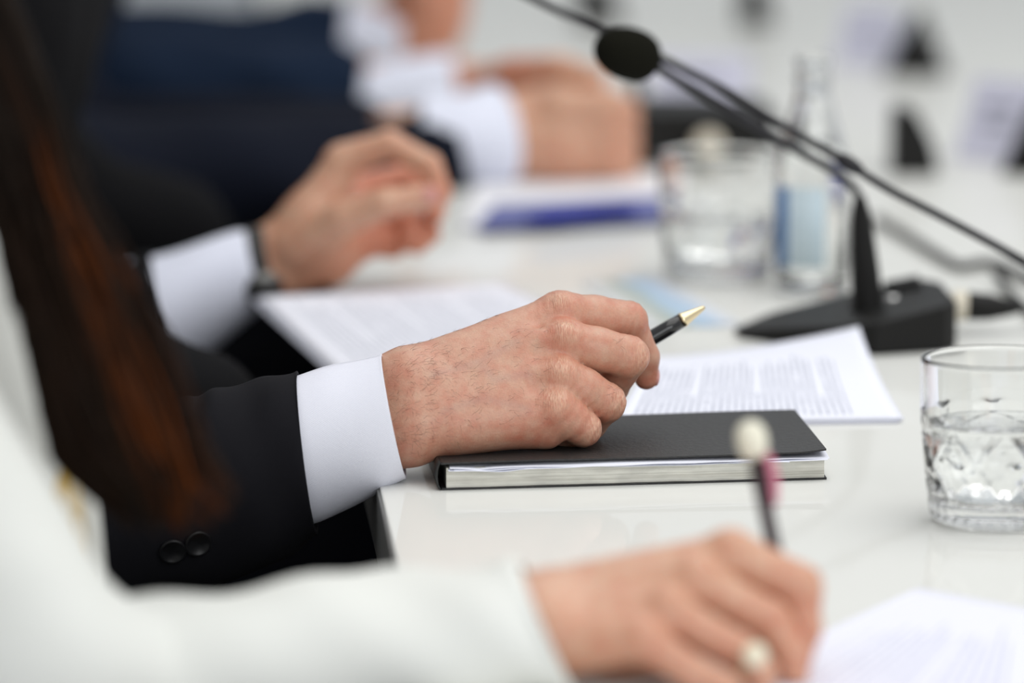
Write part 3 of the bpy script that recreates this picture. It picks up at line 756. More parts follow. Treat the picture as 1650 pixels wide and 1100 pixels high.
# ------------------------------------------------------------------ woman in the foreground, writing
wom = empty('person', (-.31, 2.66, 0), 'person with long brown hair in a white jacket writing in the foreground', 'person')
WJ = {k: np.array(P(*v)) for k, v in dict(
    iM=(1176, 893, 2.550), iP=(1288, 945, 2.550), iD=(1294, 1012, 2.545), iT=(1283, 1068, 2.540),
    mM=(1122, 938, 2.532), mP=(1240, 1000, 2.533), mD=(1272, 1052, 2.528), mT=(1280, 1092, 2.524),
    rM=(1075, 985, 2.514), rP=(1190, 1050, 2.512), rD=(1225, 1085, 2.508), rT=(1225, 1105, 2.506),
    pM=(1035, 1030, 2.500), pP=(1120, 1085, 2.497), pD=(1155, 1100, 2.494), pT=(1180, 1108, 2.492)).items()}
def w_hand(X):
    J_ = WJ
    d = sd_cap(X, H(890, 975, 2.545), J_['iM'], 17*mm, 10*mm)
    d = smin(d, sd_cap(X, H(885, 1000, 2.533), J_['mM'], 17*mm, 10*mm), 9*mm)
    d = smin(d, sd_cap(X, H(890, 1020, 2.522), J_['rM'], 16*mm, 10*mm), 9*mm)
    d = smin(d, sd_cap(X, H(900, 1040, 2.512), J_['pM'], 14*mm, 9*mm), 9*mm)
    d = smin(d, sd_cap(X, H(940, 1040, 2.53), H(1090, 1050, 2.535), 14*mm, 12*mm), 12*mm)
    d = smin(d, sd_cap(X, H(600, 1020, 2.52), H(870, 990, 2.53), 22*mm, 18*mm), 12*mm)
    d = smin(d, sd_cap(X, H(600, 1050, 2.505), H(870, 1020, 2.515), 20*mm, 17*mm), 12*mm)
    th = sd_cap(X, H(960, 985, 2.56), H(1120, 985, 2.583), 14*mm, 11*mm)
    th = smin(th, sd_cap(X, H(1120, 985, 2.583), H(1210, 1010, 2.585), 10.5*mm, 9.5*mm), 4*mm)
    th = smin(th, sd_cap(X, H(1210, 1010, 2.585), H(1268, 1058, 2.566), 9.5*mm, 7*mm), 4*mm)
    d = smin(d, th, 8*mm)
    for k in 'imr':
        d = smin(d, np.linalg.norm(X-(J_[k+'M']+np.array((0, -.005, .005))), axis=-1)-5.5*mm, 5*mm)
    fs = None
    for n, r in (('i', (11.8, 10.6, 8.4, 6.8)), ('m', (10.8, 9.8, 8.0, 6.8)), ('r', (10, 8.8, 7.6, 6.6)), ('p', (9, 7.8, 6.6, 5.8))):
        a, b, c, e = (J_[n+q] for q in 'MPDT')
        f = smin(sd_cap(X, a, b, r[0]*mm, r[1]*mm), sd_cap(X, b, c, r[1]*.96*mm, r[2]*mm), 3*mm)
        f = smin(f, sd_cap(X, c, e, r[2]*mm, r[3]*mm), 3*mm)
        fs = f if fs is None else smin(fs, f, 1.0*mm)
    d = smin(d, fs, 5*mm)
    d = smin(d, sd_cap(X, H(980, 940, 2.530), H(1110, 915, 2.528), 1.2*mm, 2.2*mm), 7*mm)
    d = smax(d, -(X[..., 2]-TZ-.0016), .0015)
    return d
a_, b_ = H(600, 1100, 2.5), H(1340, 850, 2.6)
WV, WF = nets(w_hand, (-.115, 2.465, TZ-.005), (.152, 2.62, TZ+.10), .0017)
col = np.zeros((len(WV), 3)); col[:, 0] = redness(WV, [(WJ[k], .014, .3) for k in ('iP', 'mP', 'rP', 'iT', 'mT', 'iD')]+[(H(1060, 1060, 2.50), .03, .3)], .12)
hv, hf, hc, whp = head_and_body(wom, -.37, 2.66, None, 1.0)
join_body([(WV, WF, col), (hv, hf, hc)]+limbs((-.37, 2.66, 1.02), [P(620, 1035, 2.512), P(300, 1110, 2.48), P(50, 1130, 2.45), (-.362, 2.50, .95)]), M['skin_f'], wom)
# ring with a pearl on the middle finger
c = (WJ['rP']*.45+WJ['rD']*.55)+np.array((0, -.0005, 0)); ax = Vector(WJ['rD']-WJ['rP']).normalized(); q = ax.to_track_quat('Z', 'Y')
rv, rf = [], []
for k in range(40):
    for j in range(10):
        t, s_ = 2*math.pi*k/40, 2*math.pi*j/10
        rv.append(Vector(c)+q@Vector(((.0092+.0012*math.cos(s_))*math.cos(t), (.0092+.0012*math.cos(s_))*math.sin(t), .0016*math.sin(s_))))
        rf.append((k*10+j, ((k+1) % 40)*10+j, ((k+1) % 40)*10+(j+1) % 10, k*10+(j+1) % 10))
ring = obj('ring', rv, rf, M['gold'], wom)
pc = Vector(c)+(Vector((0, -.8, .6))-ax*ax.dot(Vector((0, -.8, .6)))).normalized()*.0125
obj('pearl', *lathe([(max(1e-5, .0058*math.sin(math.pi*k/16)), -.0058*math.cos(math.pi*k/16)) for k in range(17)], tuple(pc), 24), M['pearl'], ring)
# white sleeve, upper arm and jacket
def wfold(s, t, p, L): return (.002*math.sin(2*t+19*s)+.0012*math.sin(3*t-37*s))*min(1, .15+s*4)
wsl = [sec(836, 903, 932, 1112, 2.517, .036, .006), sec(800, 905, 880, 1122, 2.517, .038, .006), sec(640, 922, 700, 1140, 2.512, .044, .004), sec(450, 938, 480, 1230, 2.50, .050, 0),
       sec(250, 966, 240, 1310, 2.485, .053, 0), sec(60, 985, 30, 1360, 2.465, .055, 0), sec(-60, 1010, -120, 1390, 2.455, .058, 0)]
V, Fc, uv = loft(wsl, 72, 7, .0025, wfold)
obj('sleeve', V, Fc, M['jacket_white'], wom, True, uv)
el = H(50, 1130, 2.45)
def w_jacket(X):
    cx, cy, shz = -.31, 2.66, 1.0
    d = sd_ell(X, (cx-.005, cy, .73), (.122, .150, .29))
    d = smin(d, sd_ell(X, (cx-.055, cy, .91), (.105, .150, .11)), .05)
    d = smin(d, sd_ell(X, (cx-.02, cy, .56), (.13, .18, .13)), .06)
    for s in (-1, 1): d = smin(d, sd_cap(X, (cx-.05, cy+s*.04, shz+.01), (cx-.05, cy+s*.13, shz-.02), .045, .050), .05)
    # the open front: the near front panel ends early, the far one hangs forward
    cut = smax(smax(-.212-X[..., 0], X[..., 1]-2.665, .006), X[..., 2]-.855, .01)
    d = smax(d, -cut, .006)
    arm = smin(sd_cap(X, (-.339, cy-.165, shz-.027), el, .055, .056), sd_cap(X, el, H(230, 1145, 2.485), .054, .048), .012)
    arm2 = smin(sd_cap(X, (cx-.05, cy+.15, shz-.04), (-.36, 2.83, .70), .054, .05), sd_cap(X, (-.36, 2.83, .70), (-.22, 2.82, .63), .05, .042), .03)
    d = smin(d, smin(arm, arm2, .02), .010)
    d += .0025*nz(X, 26, 4)+.001*nz(X, 70, 2)
    return d
V, Fc = nets(w_jacket, (-.48, 2.38, .42), (-.06, 2.96, 1.10), .006)
obj('jacket', V, Fc, M['jacket_white'], wom)
M['blouse'], t_, b_ = nt('gold_blouse')
def blouse_mat():
    t = t_; N = t.nodes.new; L = t.links; tc = N('ShaderNodeTexCoord'); no = N('ShaderNodeTexNoise'); no.inputs['Scale'].default_value = 55; no.inputs['Detail'].default_value = 3
    L.new(tc.outputs['Object'], no.inputs['Vector']); r = N('ShaderNodeValToRGB'); r.color_ramp.elements[0].position = .40; r.color_ramp.elements[0].color = (*srgb(196, 160, 70), 1)
    r.color_ramp.elements[1].position = .56; r.color_ramp.elements[1].color = (*srgb(222, 212, 190), 1)
    L.new(no.outputs['Fac'], r.inputs['Fac']); L.new(r.outputs['Color'], b_.inputs['Base Color']); b_.inputs['Roughness'].default_value = .8
blouse_mat()
def blouse(X):
    return smin(sd_ell(X, (-.312, 2.66, .74), (.112, .125, .27)), sd_ell(X, (-.362, 2.66, .91), (.09, .12, .10)), .03)+.0015*nz(X, 50, 1)
V, Fc = nets(blouse, (-.45, 2.50, .53), (-.16, 2.81, 1.08), .007)
obj('blouse', V, Fc, M['blouse'], wom)
trousers(wom, -.33, 2.66, M['trouser'])
chair(-.36, 2.66, 'dark swivel conference chair under the person in the white jacket')
# long hair: strands from the crown over the shoulder
random.seed(11)
cl = [(-395, -560, 2.60, 95), (-330, -400, 2.56, 110), (-200, -200, 2.55, 110), (-90, -60, 2.54, 90), (0, 150, 2.530, 84), (53, 311, 2.526, 84), (82, 393, 2.524, 84), (125, 518, 2.524, 93), (157, 627, 2.525, 98), (198, 736, 2.526, 110), (232, 795, 2.526, 82), (256, 856, 2.526, 30)]
hv_, hf_, hc_ = [], [], []; n0 = 0
M['hair'], t2, b2 = nt('long_hair')
a2 = t2.nodes.new('ShaderNodeAttribute'); a2.attribute_name = 'Col'; t2.links.new(a2.outputs['Color'], b2.inputs['Base Color'])
b2.inputs['Roughness'].default_value = .6; b2.inputs['Specular IOR Level'].default_value = .12
for i in range(1500):
    a = random.uniform(-1, 1); dpt = random.uniform(-1, 1)*math.sqrt(1-a*a)
    wav = random.uniform(0, 6.28); st_ = random.uniform(.86, 1.0) if random.random() < .7 else random.uniform(.6, .9)
    lock = math.floor((a+1)*5); ph = lock*1.3
    pts = []
    m_ = 12
    for k in range(m_):
        s_ = k/(m_-1)*st_*(len(cl)-1); i0 = min(int(s_), len(cl)-2); f_ = s_-i0
        x, y, Y, hw = [cl[i0][j]*(1-f_)+cl[i0+1][j]*f_ for j in range(4)]
        w_ = 9*math.sin(k*.95+ph)*(k/m_)+4*math.sin(k*1.7+wav)
        wisp = 0 if i % 9 else max(0, k-5)*random.uniform(0, 13)
        p = P(x+a*hw+w_+wisp, y+8*math.sin(ph+k*.8), Y+dpt*(.014 if k < 8 else .026)*hw/100+.002*math.sin(wav+k))
        pts.append(tuple(p))
    v, f = tube(pts, [.0011]*(m_-1)+[.0003], 4, 2, True)
    v = np.array(v); t_n = np.repeat(np.arange(len(v)//4), 4)/(len(v)//4-1)
    base = np.array(srgb(27, 17, 9))*random.uniform(.4, 1.3)
    aub = np.array(srgb(104, 50, 8))*random.uniform(.6, 1.2)
    g = np.clip((t_n-.42)/.5, 0, 1)*(np.exp(-((a-.1-.5*t_n)/.26)**2)*.9+.05)*(1 if random.random() < .75 else .2)
    c_ = base[None]*(1-g[:, None])+aub[None]*g[:, None]
    hv_.append(v); hc_.append(c_); hf_ += [tuple(q+n0 for q in ff) for ff in f]; n0 += len(v)
hair = obj('hair', np.concatenate(hv_), hf_, M['hair'], wom, True, None, np.concatenate(hc_))
short_hair(wom, whp, M['hair_brown'], 3)
def back_hair(X):
    hx, cy, hz = whp
    d = sd_ell(X, (hx-.045, cy, hz+.0), (.085, .088, .13))
    d = smin(d, sd_cap(X, (hx-.085, cy, hz-.06), (hx-.13, cy, hz-.36), .060, .045), .04)
    d = smin(d, sd_cap(X, (hx-.02, cy-.085, hz+.01), (hx-.015, cy-.085, hz-.10), .022, .024), .02)
    return d+.003*nz(X, 110, 2)
V, Fc = nets(back_hair, (whp[0]-.24, whp[1]-.14, whp[2]-.44), (whp[0]+.07, whp[1]+.13, whp[2]+.16), .006)
obj('back_hair', V, Fc, M['hair_brown'], wom)
# her pen
wt, wr = P(1297, 1108, 2.528), P(1210, 700, 2.560)
wt, wr = P(1290, 1090, 2.563), P(1209, 698, 2.60)
wp = empty('pen', (wt+wr)/2, 'dark maroon pen with cream round end and pink band in the writing hand', 'pen')
Lw = (wr-wt).length
obj('tip', *revolve_along(wt, wr, [(0, 0), (.0005, 0), (.0022, .010), (.0022, .0108), (0, .0108)]), M['chrome'], wp)
obj('barrel', *revolve_along(wt, wr, [(0, .0107), (.0024, .0107), (.0036, .018), (.0036, Lw-.013), (0, Lw-.0131)]), M['maroon'], wp)
obj('cap_end', *revolve_along(wt, wr, [(0, Lw-.0130), (.0034, Lw-.0130), (.0058, Lw-.0105), (.0073, Lw-.0055), (.0073, Lw-.001), (.0058, Lw+.0035), (.003, Lw+.0055), (0, Lw+.006)]), M['penwhite'], wp)
q_ = (wr-wt).normalized(); off = Vector((.0062, -.001, 0))
obj('clip', *tube([tuple(wt+q_*(Lw-.010)+off*.9), tuple(wt+q_*(Lw-.020)+off*1.05), tuple(wt+q_*(Lw-.034)+off*.7)], [.0020, .0026, .0016], 8, 3), M['pink'], wp)

# ------------------------------------------------------------------ papers on the table
def paper(name, corners, z, mat, label, cat, group=None, sheets=1, lift=0.0, shift=(0, 0), bow=None, mats=None, th=.0006):
    """corners: four table points in order u0v0,u1v0,u1v1,u0v1 (world xy)"""
    c = sum((Vector((q.x, q.y, 0)) for q in corners), Vector())/4
    root = empty(name, (c.x, c.y, TZ), label, cat, group)
    zb = TZ+z
    for k in range(sheets):
        V, uv, Fc = [], [], []; n, m_ = 28, 20
        for s in (0, 1):
            for i in range(n+1):
                for j in range(m_+1):
                    a, b = i/n, j/m_
                    p = corners[0]*(1-a)*(1-b)+corners[1]*a*(1-b)+corners[2]*a*b+corners[3]*(1-a)*b
                    dz = bow(a, b) if bow else 0
                    V.append((p.x+shift[0]*k, p.y+shift[1]*k, zb+k*(th+.0003)+s*th+dz+lift*k*(a if k else 0)))
                    uv.append((a, b))
        N_ = (n+1)*(m_+1); ix = lambda i, j, s: s*N_+i*(m_+1)+j
        for i in range(n):
            for j in range(m_):
                Fc.append((ix(i, j, 1), ix(i+1, j, 1), ix(i+1, j+1, 1), ix(i, j+1, 1))); Fc.append((ix(i, j, 0), ix(i, j+1, 0), ix(i+1, j+1, 0), ix(i+1, j, 0)))
            for j in (0, m_): Fc.append((ix(i, j, 0), ix(i+1, j, 0), ix(i+1, j, 1), ix(i, j, 1)))
        for j in range(m_):
            for i in (0, n): Fc.append((ix(i, j, 0), ix(i, j+1, 0), ix(i, j+1, 1), ix(i, j, 1)))
        obj('page', V, Fc, mat if k == sheets-1 else M['paper'], root, True, uv)
    return root
TT = lambda x, y: Vector((T(x, y).x, T(x, y).y, 0))
# lines run away from the viewer, stacked from left to right: u along depth, v along the width
fr = P(1376, 532, 3.488)
paper('printed_document', [TT(1448, 683), Vector((fr.x, fr.y, 0)), TT(1045, 583), TT(985, 690)], .0004, M['text'],
      'printed document with lines of text lying behind the black notebook', 'document', None, 3, .0, (.0016, .0018), lambda a, b: .0178*a**2.2*max(0, 1-b)**1.6)
paper('printed_document', [TT(560, 640), TT(408, 492), TT(800, 470), TT(985, 560)], .0004, M['text2'],
      'stack of printed pages jutting over the table edge behind the fist', 'document', None, 5, .0, (.0010, -.0012), lambda a, b: .002)
def leaflet_mat():
    m, t, b = nt('leaflet_print'); N = t.nodes.new; L = t.links
    uv = N('ShaderNodeUVMap'); s = N('ShaderNodeSeparateXYZ'); L.new(uv.outputs[0], s.inputs[0])
    no = N('ShaderNodeTexNoise'); no.inputs['Scale'].default_value = 3; no.inputs['Detail'].default_value = 2; L.new(uv.outputs[0], no.inputs['Vector'])
    ad = N('ShaderNodeMath'); ad.operation = 'MULTIPLY_ADD'; L.new(no.outputs['Fac'], ad.inputs[0]); ad.inputs[1].default_value = .2; L.new(s.outputs[1], ad.inputs[2])
    r = N('ShaderNodeValToRGB'); cr = r.color_ramp
    cr.elements[0].position = .12; cr.elements[0].color = (*srgb(228, 232, 240), 1)
    cr.elements[1].position = .98; cr.elements[1].color = (*srgb(225, 228, 230), 1)
    for p_, c_ in ((.2, (220, 228, 240)), (.42, (172, 202, 230)), (.55, (192, 216, 236)), (.68, (172, 186, 180)), (.80, (188, 194, 184)), (.9, (216, 220, 216))):
        e = cr.elements.new(p_); e.color = (*srgb(*c_), 1)
    L.new(ad.outputs[0], r.inputs['Fac']); L.new(r.outputs['Color'], b.inputs['Base Color']); b.inputs['Roughness'].default_value = .35
    return m
M['leaflet'] = leaflet_mat()
paper('leaflet', [TT(1195, 524), TT(1060, 448), TT(935, 456), TT(1045, 530)], .0004, M['leaflet'], 'glossy leaflet printed in blue and green lying beyond the fist', 'leaflet')
paper('writing_paper', [TT(1700, 1240), TT(1660, 985), TT(1480, 950), TT(860, 1240)], .0004, M['script'], 'sheet of paper under the writing hand in the foreground', 'paper')
# far folder with blue band, pages and a blue pen
paper('printed_document', [TT(1078, 362), TT(1070, 285), TT(765, 300), TT(742, 372)], .0004, M['paper_w'], 'stack of white pages with a blue band before the clasped hands', 'document', None, 4, 0, (.0008, .001))
bb = [T(768, 381), T(1077, 366), T(1072, 330), T(795, 344)]
V, Fc = prism([(p.x, p.y) for p in bb], TZ+.0050, TZ+.0072); fo = obj('folder', V, Fc, M['blue'], None, False)
prop(fo, 'blue folder strip on the white pages before the clasped hands', 'folder')
pa, pb = T(845, 352, .0135), T(1022, 334, .0135)
bp_ = empty('ballpoint_pen', (pa+pb)/2, 'deep blue pen lying on the blue folder', 'pen')
bl = (pb-pa).length
obj('barrel', *revolve_along(pa, pb, [(0, 0), (.001, 0), (.0055, .018), (.0055, bl-.02), (0, bl-.02)]), M['bluepen'], bp_)
obj('cap', *revolve_along(pa, pb, [(0, bl-.0199), (.005, bl-.0199), (.005, bl-.002), (.003, bl), (0, bl)]), M['bluepen'], bp_)

# ------------------------------------------------------------------ microphones
def fitz(x, y): return TZ+.004+.194*max(0, x-.142)
def mic_base(name, origin, label, group, sx=1.0, off=(0, 0)):
    root = empty(name, (origin[0], origin[1], TZ), label, 'microphone', group)
    return root
micA = mic_base('gooseneck_microphone', (.215, 3.575), 'black gooseneck microphone with wedge base and foam ball behind the document', None)
pts = [(.1415, 3.590), (.145, 3.576), (.215, 3.506), (.228, 3.503), (.271, 3.520), (.279, 3.530), (.276, 3.62), (.268, 3.645), (.225, 3.650), (.165, 3.625)]
o = obj('base', *prism(pts, TZ+.0008, lambda x, y: TZ+.005+.190*max(0, x-.142)), M['black_plastic'], micA, False); bevel(o, .0028, 3, 20)
# raised button panel with a small key at the back of the base
a, b = P(1425, 462, 3.625), P(1482, 446, 3.625)
kb = MB(); kb.add(*prism([(a.x, 3.612), (b.x, 3.612), (b.x, 3.634), (a.x, 3.634)], lambda x, y: fitz(x, y)-.004, lambda x, y: fitz(x, y)+.0058)); o = kb.out('button', M['black_plastic'], micA, False); bevel(o, .001)
p = P(1438, 468, 3.59); o = obj('indicator', *lathe([(.0001, .0018), (.0035, .0016), (.0045, .0), (.0045, -.004)], (p.x, 3.59, fitz(p.x, 0)+.0004), 20), M['chrome'], micA)
sb_ = P(1399, 492, 3.570); sb_.z = fitz(sb_.x, 0)-.002; stp = P(1385, 316, 3.570)
lp = [sb_+(stp-sb_)*k/7 for k in range(8)]
obj('stem', *tube([tuple(v) for v in lp], [.0108, .0100, .0094, .0088, .0080, .0072, .0060, .0034], 24, 3), M['black_plastic'], micA)
gp = [(1385, 324, 3.570), (1381, 310, 3.570), (1368, 296, 3.568), (1335, 270, 3.564), (1256, 226, 3.556), (1170, 174, 3.545), (1100, 135, 3.530), (1056, 107, 3.520), (1036, 96, 3.515)]
obj('gooseneck', *tube([tuple(P(*v)) for v in gp], [.0024, .0027, .0029, .0030, .0031, .0031, .0030, .0029, .0028], 14, 5), M['rod_metal'], micA)
ca, cb = P(1060, 101, 3.520), P(962, 72, 3.500); Lf = (cb-ca).length
obj('windscreen', *revolve_along(ca, cb, [(0, 0), (.006, .0005)]+[(.0168*math.sin(math.pi*(.10+.90*k/14))**.85, .003+(Lf-.003)*(1-math.cos(math.pi*k/14))/2) for k in range(1, 15)], 32), M['foam'], micA)
# plug and cable at the right side of the base
ka, kb_ = P(1534, 492, 3.60), P(1650, 497, 3.60)
obj('plug_ring', *revolve_along(ka, kb_, [(0, 0), (.0095, 0), (.0098, .001), (.0098, .0085), (.0092, .0095), (0, .0095)]), M['cream'], micA)
obj('plug', *revolve_along(ka, kb_, [(0, .0094), (.0088, .0094), (.0092, .012), (.0085, .024), (.0055, .036), (.0030, .044), (0, .044)]), M['black_plastic'], micA)
cab = [P(1648, 497, 3.60), P(1665, 500, 3.61), T(1700, 470, .003), T(1720, 430, .003), T(1700, 405, .003), T(1690, 380, .003)]
obj('cable', *tube([tuple(v) for v in cab], .0022, 10, 6), M['black_plastic'], micA)

micB = empty('gooseneck_microphone', (.50, 3.42, TZ), 'long thin microphone boom crossing from the right edge to the top of the frame', 'microphone')
bx = .43; pts = [(bx, 3.40), (bx+.07, 3.34), (bx+.13, 3.36), (bx+.12, 3.46), (bx+.02, 3.48)]
o = obj('base', *prism(pts, TZ+.0008, lambda x, y: TZ+.008+.17*max(0, x-bx)), M['black_plastic'], micB, False); bevel(o, .003, 3, 20)
gp = [(1830, 528, 3.41), (1648, 420, 3.43), (1517, 349, 3.45), (1430, 304, 3.465), (1350, 254, 3.48), (1256, 199, 3.50), (1168, 145, 3.52), (1060, 91, 3.55), (960, 46, 3.57), (860, -2, 3.58), (760, -56, 3.59), (700, -92, 3.60)]
w0 = Vector((bx+.075, 3.41, TZ+.014))
path = [tuple(w0), tuple(w0+Vector((.002, 0, .03)))]+[tuple(P(*v)) for v in gp]
obj('gooseneck', *tube(path, [.006, .005]+[.0027]*(len(path)-2), 14, 6), M['rod_metal'], micB)
ja, jb = P(1388, 276, 3.472), P(1340, 247, 3.482)
obj('joint', *revolve_along(ja, jb, [(0, 0), (.003, .0), (.0046, .005), (.0050, .011), (.0042, .016), (.003, .0185), (0, .0185)]), M['rod_metal'], micB)
ca, cb = P(705, -90, 3.60), P(620, -140, 3.59); Lf = (cb-ca).length
obj('windscreen', *revolve_along(ca, cb, [(0, 0), (.006, .0005)]+[(.0168*math.sin(math.pi*(.10+.90*k/14))**.85, .003+(Lf-.003)*(1-math.cos(math.pi*k/14))/2) for k in range(1, 15)], 32), M['foam'], micB)

# the cables lying on the table at the right
def cable(pts, r, label, mat='black_plastic'):
    o = obj('cable', *tube([tuple(T(x, y, r+z)) for x, y, z in pts], r, 10, 7), M[mat]); return prop(o, label, 'cable')
cable([(1412, 352, 0), (1440, 368, 0), (1480, 392, 0), (1520, 416, 0), (1548, 430, 0), (1585, 424, 0), (1625, 432, 0), (1660, 452, 0), (1720, 470, 0)], .0034, 'black cable lying across the table behind the microphone plug')
cable([(1598, 425, .009), (1608, 440, .004), (1622, 464, 0), (1640, 484, 0), (1680, 515, 0), (1730, 520, 0)], .0030, 'short black cable curving beside the microphone plug at the right edge')

# ------------------------------------------------------------------ glasses and bottle
def tumbler(c, label, water, name='glass_tumbler', wz=.053, cs=.75):
    root = empty(name, c, label, 'glass', 'cut crystal tumblers on the table')
    def cut(a, z, j):
        if z < .004 or z > .060: return 0
        e = 0.0
        u_ = a*8/(2*math.pi)                        # eight panels round the glass
        if z < .0125: return -.0011*abs(math.sin(a*16))*min(1, (z-.004)/.002)
        w = (z-.013)/.046; fade = min(1, (w)/.06, (1-w)/.06) if 0 < w < 1 else 0
        d1 = abs(((u_+w*1.15) % 1)-.5)*2; d2 = abs(((u_-w*1.15) % 1)-.5)*2
        g1 = max(0, 1-(1-d1)*4.2); g2 = max(0, 1-(1-d2)*4.2)
        e -= .0011*max(g1, g2)
        # fans of fine cuts inside the lozenges
        cu = (u_ % 1)-.5; ang = math.atan2(cu*2, (w-.18)); rad = math.hypot(cu*2, w-.18)
        if .08 < rad < .62: e -= .0006*max(0, math.cos(ang*9))**2
        cu2 = ((u_+.5) % 1)-.5; rad2 = math.hypot(cu2*2, w-.70); ang2 = math.atan2(cu2*2, w-.70)
        if rad2 < .30: e -= .0006*max(0, math.cos(ang2*8))**2
        return e*fade*cs
    R, Hh = .0412, .0875
    zo = [i*.086/86 for i in range(87)]
    def ro(z):
        t = z/Hh
        return .0345+(.0412-.0345)*min(1, (t*1.5))**.6-(.0035 if z < .003 else 0)*(1-z/.003)
    outer = [(1e-5, .0012), (.026, .0010), (.030, 0.0)]+[(ro(z), z+.0002) for z in zo[1:]]
    rim = [(R-.0002, Hh-.0005), (R-.0009, Hh), (R-.0018, Hh-.0005)]
    inner = [(R-.0022-(.0018 if z < .058 else 0)*min(1, (.058-z)/.01 if z < .058 else 0)-.006*max(0, 1-(z-.014)/.03)**2, z) for z in [Hh-.002-i*.0012*1.0 for i in range(60)] if z > .0145]
    inner += [(.026, .0128), (.014, .0122), (1e-5, .012)]
    n_o = len(outer)
    V, Fc = lathe(outer+rim+inner, c, 192, lambda a, z, j: cut(a, z, j) if 3 <= j < n_o else 0)
    o = obj('glass_body', V, Fc, M['glass'], root)
    if water:
        wi = [(1e-5, .0123), (.0139, .0125), (.0258, .0131)]+[(r-.0001, z) for r, z in reversed(inner[:-3]) if z < wz]
        rr = wi[-1][0]; wi += [(rr-.0006, wz-.0002), (rr-.003, wz-.0008), (1e-5, wz-.0009)]
        obj('water', *lathe(wi, c, 96), M['water'], root)
    return root
g0 = T(1608, 840); tumbler((g0.x, g0.y, TZ+.0002), 'cut crystal tumbler half full of water at the right edge', True)
g1 = T(1157, 449); tumbler((g1.x, g1.y, TZ+.0002), 'blurred cut crystal tumbler beside the water bottle', True, wz=.04, cs=.35)
bo = T(1308, 470)
bt = empty('water_bottle', (bo.x, bo.y, TZ), 'small clear glass water bottle with a pale blue label', 'bottle')
c = (bo.x, bo.y, TZ+.0002)
pr = [(1e-5, .003), (.018, .002), (.021, 0), (.0242, .002), (.0246, .006), (.0246, .076), (.0242, .084), (.0225, .095), (.019, .108), (.0148, .122), (.0120, .133), (.0112, .141), (.0128, .142), (.0130, .1445), (.0112, .146), (.0111, .153), (.0126, .154), (.0128, .157), (.0118, .159),
      (.0100, .159), (.0095, .157), (.0093, .142), (.0102, .132), (.0128, .122), (.0172, .108), (.0206, .095), (.0222, .084), (.0226, .076), (.0226, .008), (.019, .005), (1e-5, .006)]
obj('glass_body', *lathe(pr, c, 72), M['glass'], bt)
wi = [(1e-5, .0062), (.0188, .0052), (.0224, .0082), (.0224, .076), (.0220, .084), (.0204, .095), (.0188, .1005), (.018, .1002), (1e-5, .1001)]
obj('water', *lathe(wi, c, 72), M['water'], bt)
def label_mat():
    m, t, b = nt('bottle_label'); N = t.nodes.new; L = t.links
    uv = N('ShaderNodeUVMap'); s = N('ShaderNodeSeparateXYZ'); L.new(uv.outputs[0], s.inputs[0])
    r = N('ShaderNodeValToRGB'); cr = r.color_ramp; cr.interpolation = 'CONSTANT'
    cr.elements[0].position = 0; cr.elements[0].color = (*srgb(92, 132, 180), 1); cr.elements[1].position = .42; cr.elements[1].color = (*srgb(210, 224, 232), 1)
    for p_, c_ in ((.50, (186, 208, 218)), (.56, (212, 226, 232)), (.68, (190, 210, 218)), (.78, (206, 222, 230)), (.95, (160, 196, 214))):
        e = cr.elements.new(p_); e.color = (*srgb(*c_), 1)
    L.new(s.outputs[0], r.inputs['Fac'])
    w = N('ShaderNodeTexNoise'); w.inputs['Scale'].default_value = 26; L.new(uv.outputs[0], w.inputs['Vector'])
    mx = N('ShaderNodeMix'); mx.data_type = 'RGBA'; mx.blend_type = 'MULTIPLY'; mx.inputs[0].default_value = .25; L.new(r.outputs['Color'], mx.inputs[6]); L.new(w.outputs['Fac'], mx.inputs[7])
    L.new(mx.outputs[2], b.inputs['Base Color']); b.inputs['Roughness'].default_value = .5
    return m
M['label'] = label_mat()
V, Fc, uv = [], [], []
for i in range(33):
    t = math.radians(183+ (286-183)*i/32)
    for j in range(2):
        for k in range(2):
            r = .0249+.0002*k; V.append((c[0]+r*math.cos(t), c[1]+r*math.sin(t), c[2]+.019+.054*j)); uv.append((i/32, j))
for i in range(32):
    q = i*4; Fc += [(q+1, q+5, q+7, q+3), (q, q+2, q+6, q+4), (q, q+4, q+5, q+1), (q+2, q+3, q+7, q+6)]
Fc += [(0, 1, 3, 2), (128, 130, 131, 129)]
obj('label', V, Fc, M['label'], bt, True, uv)

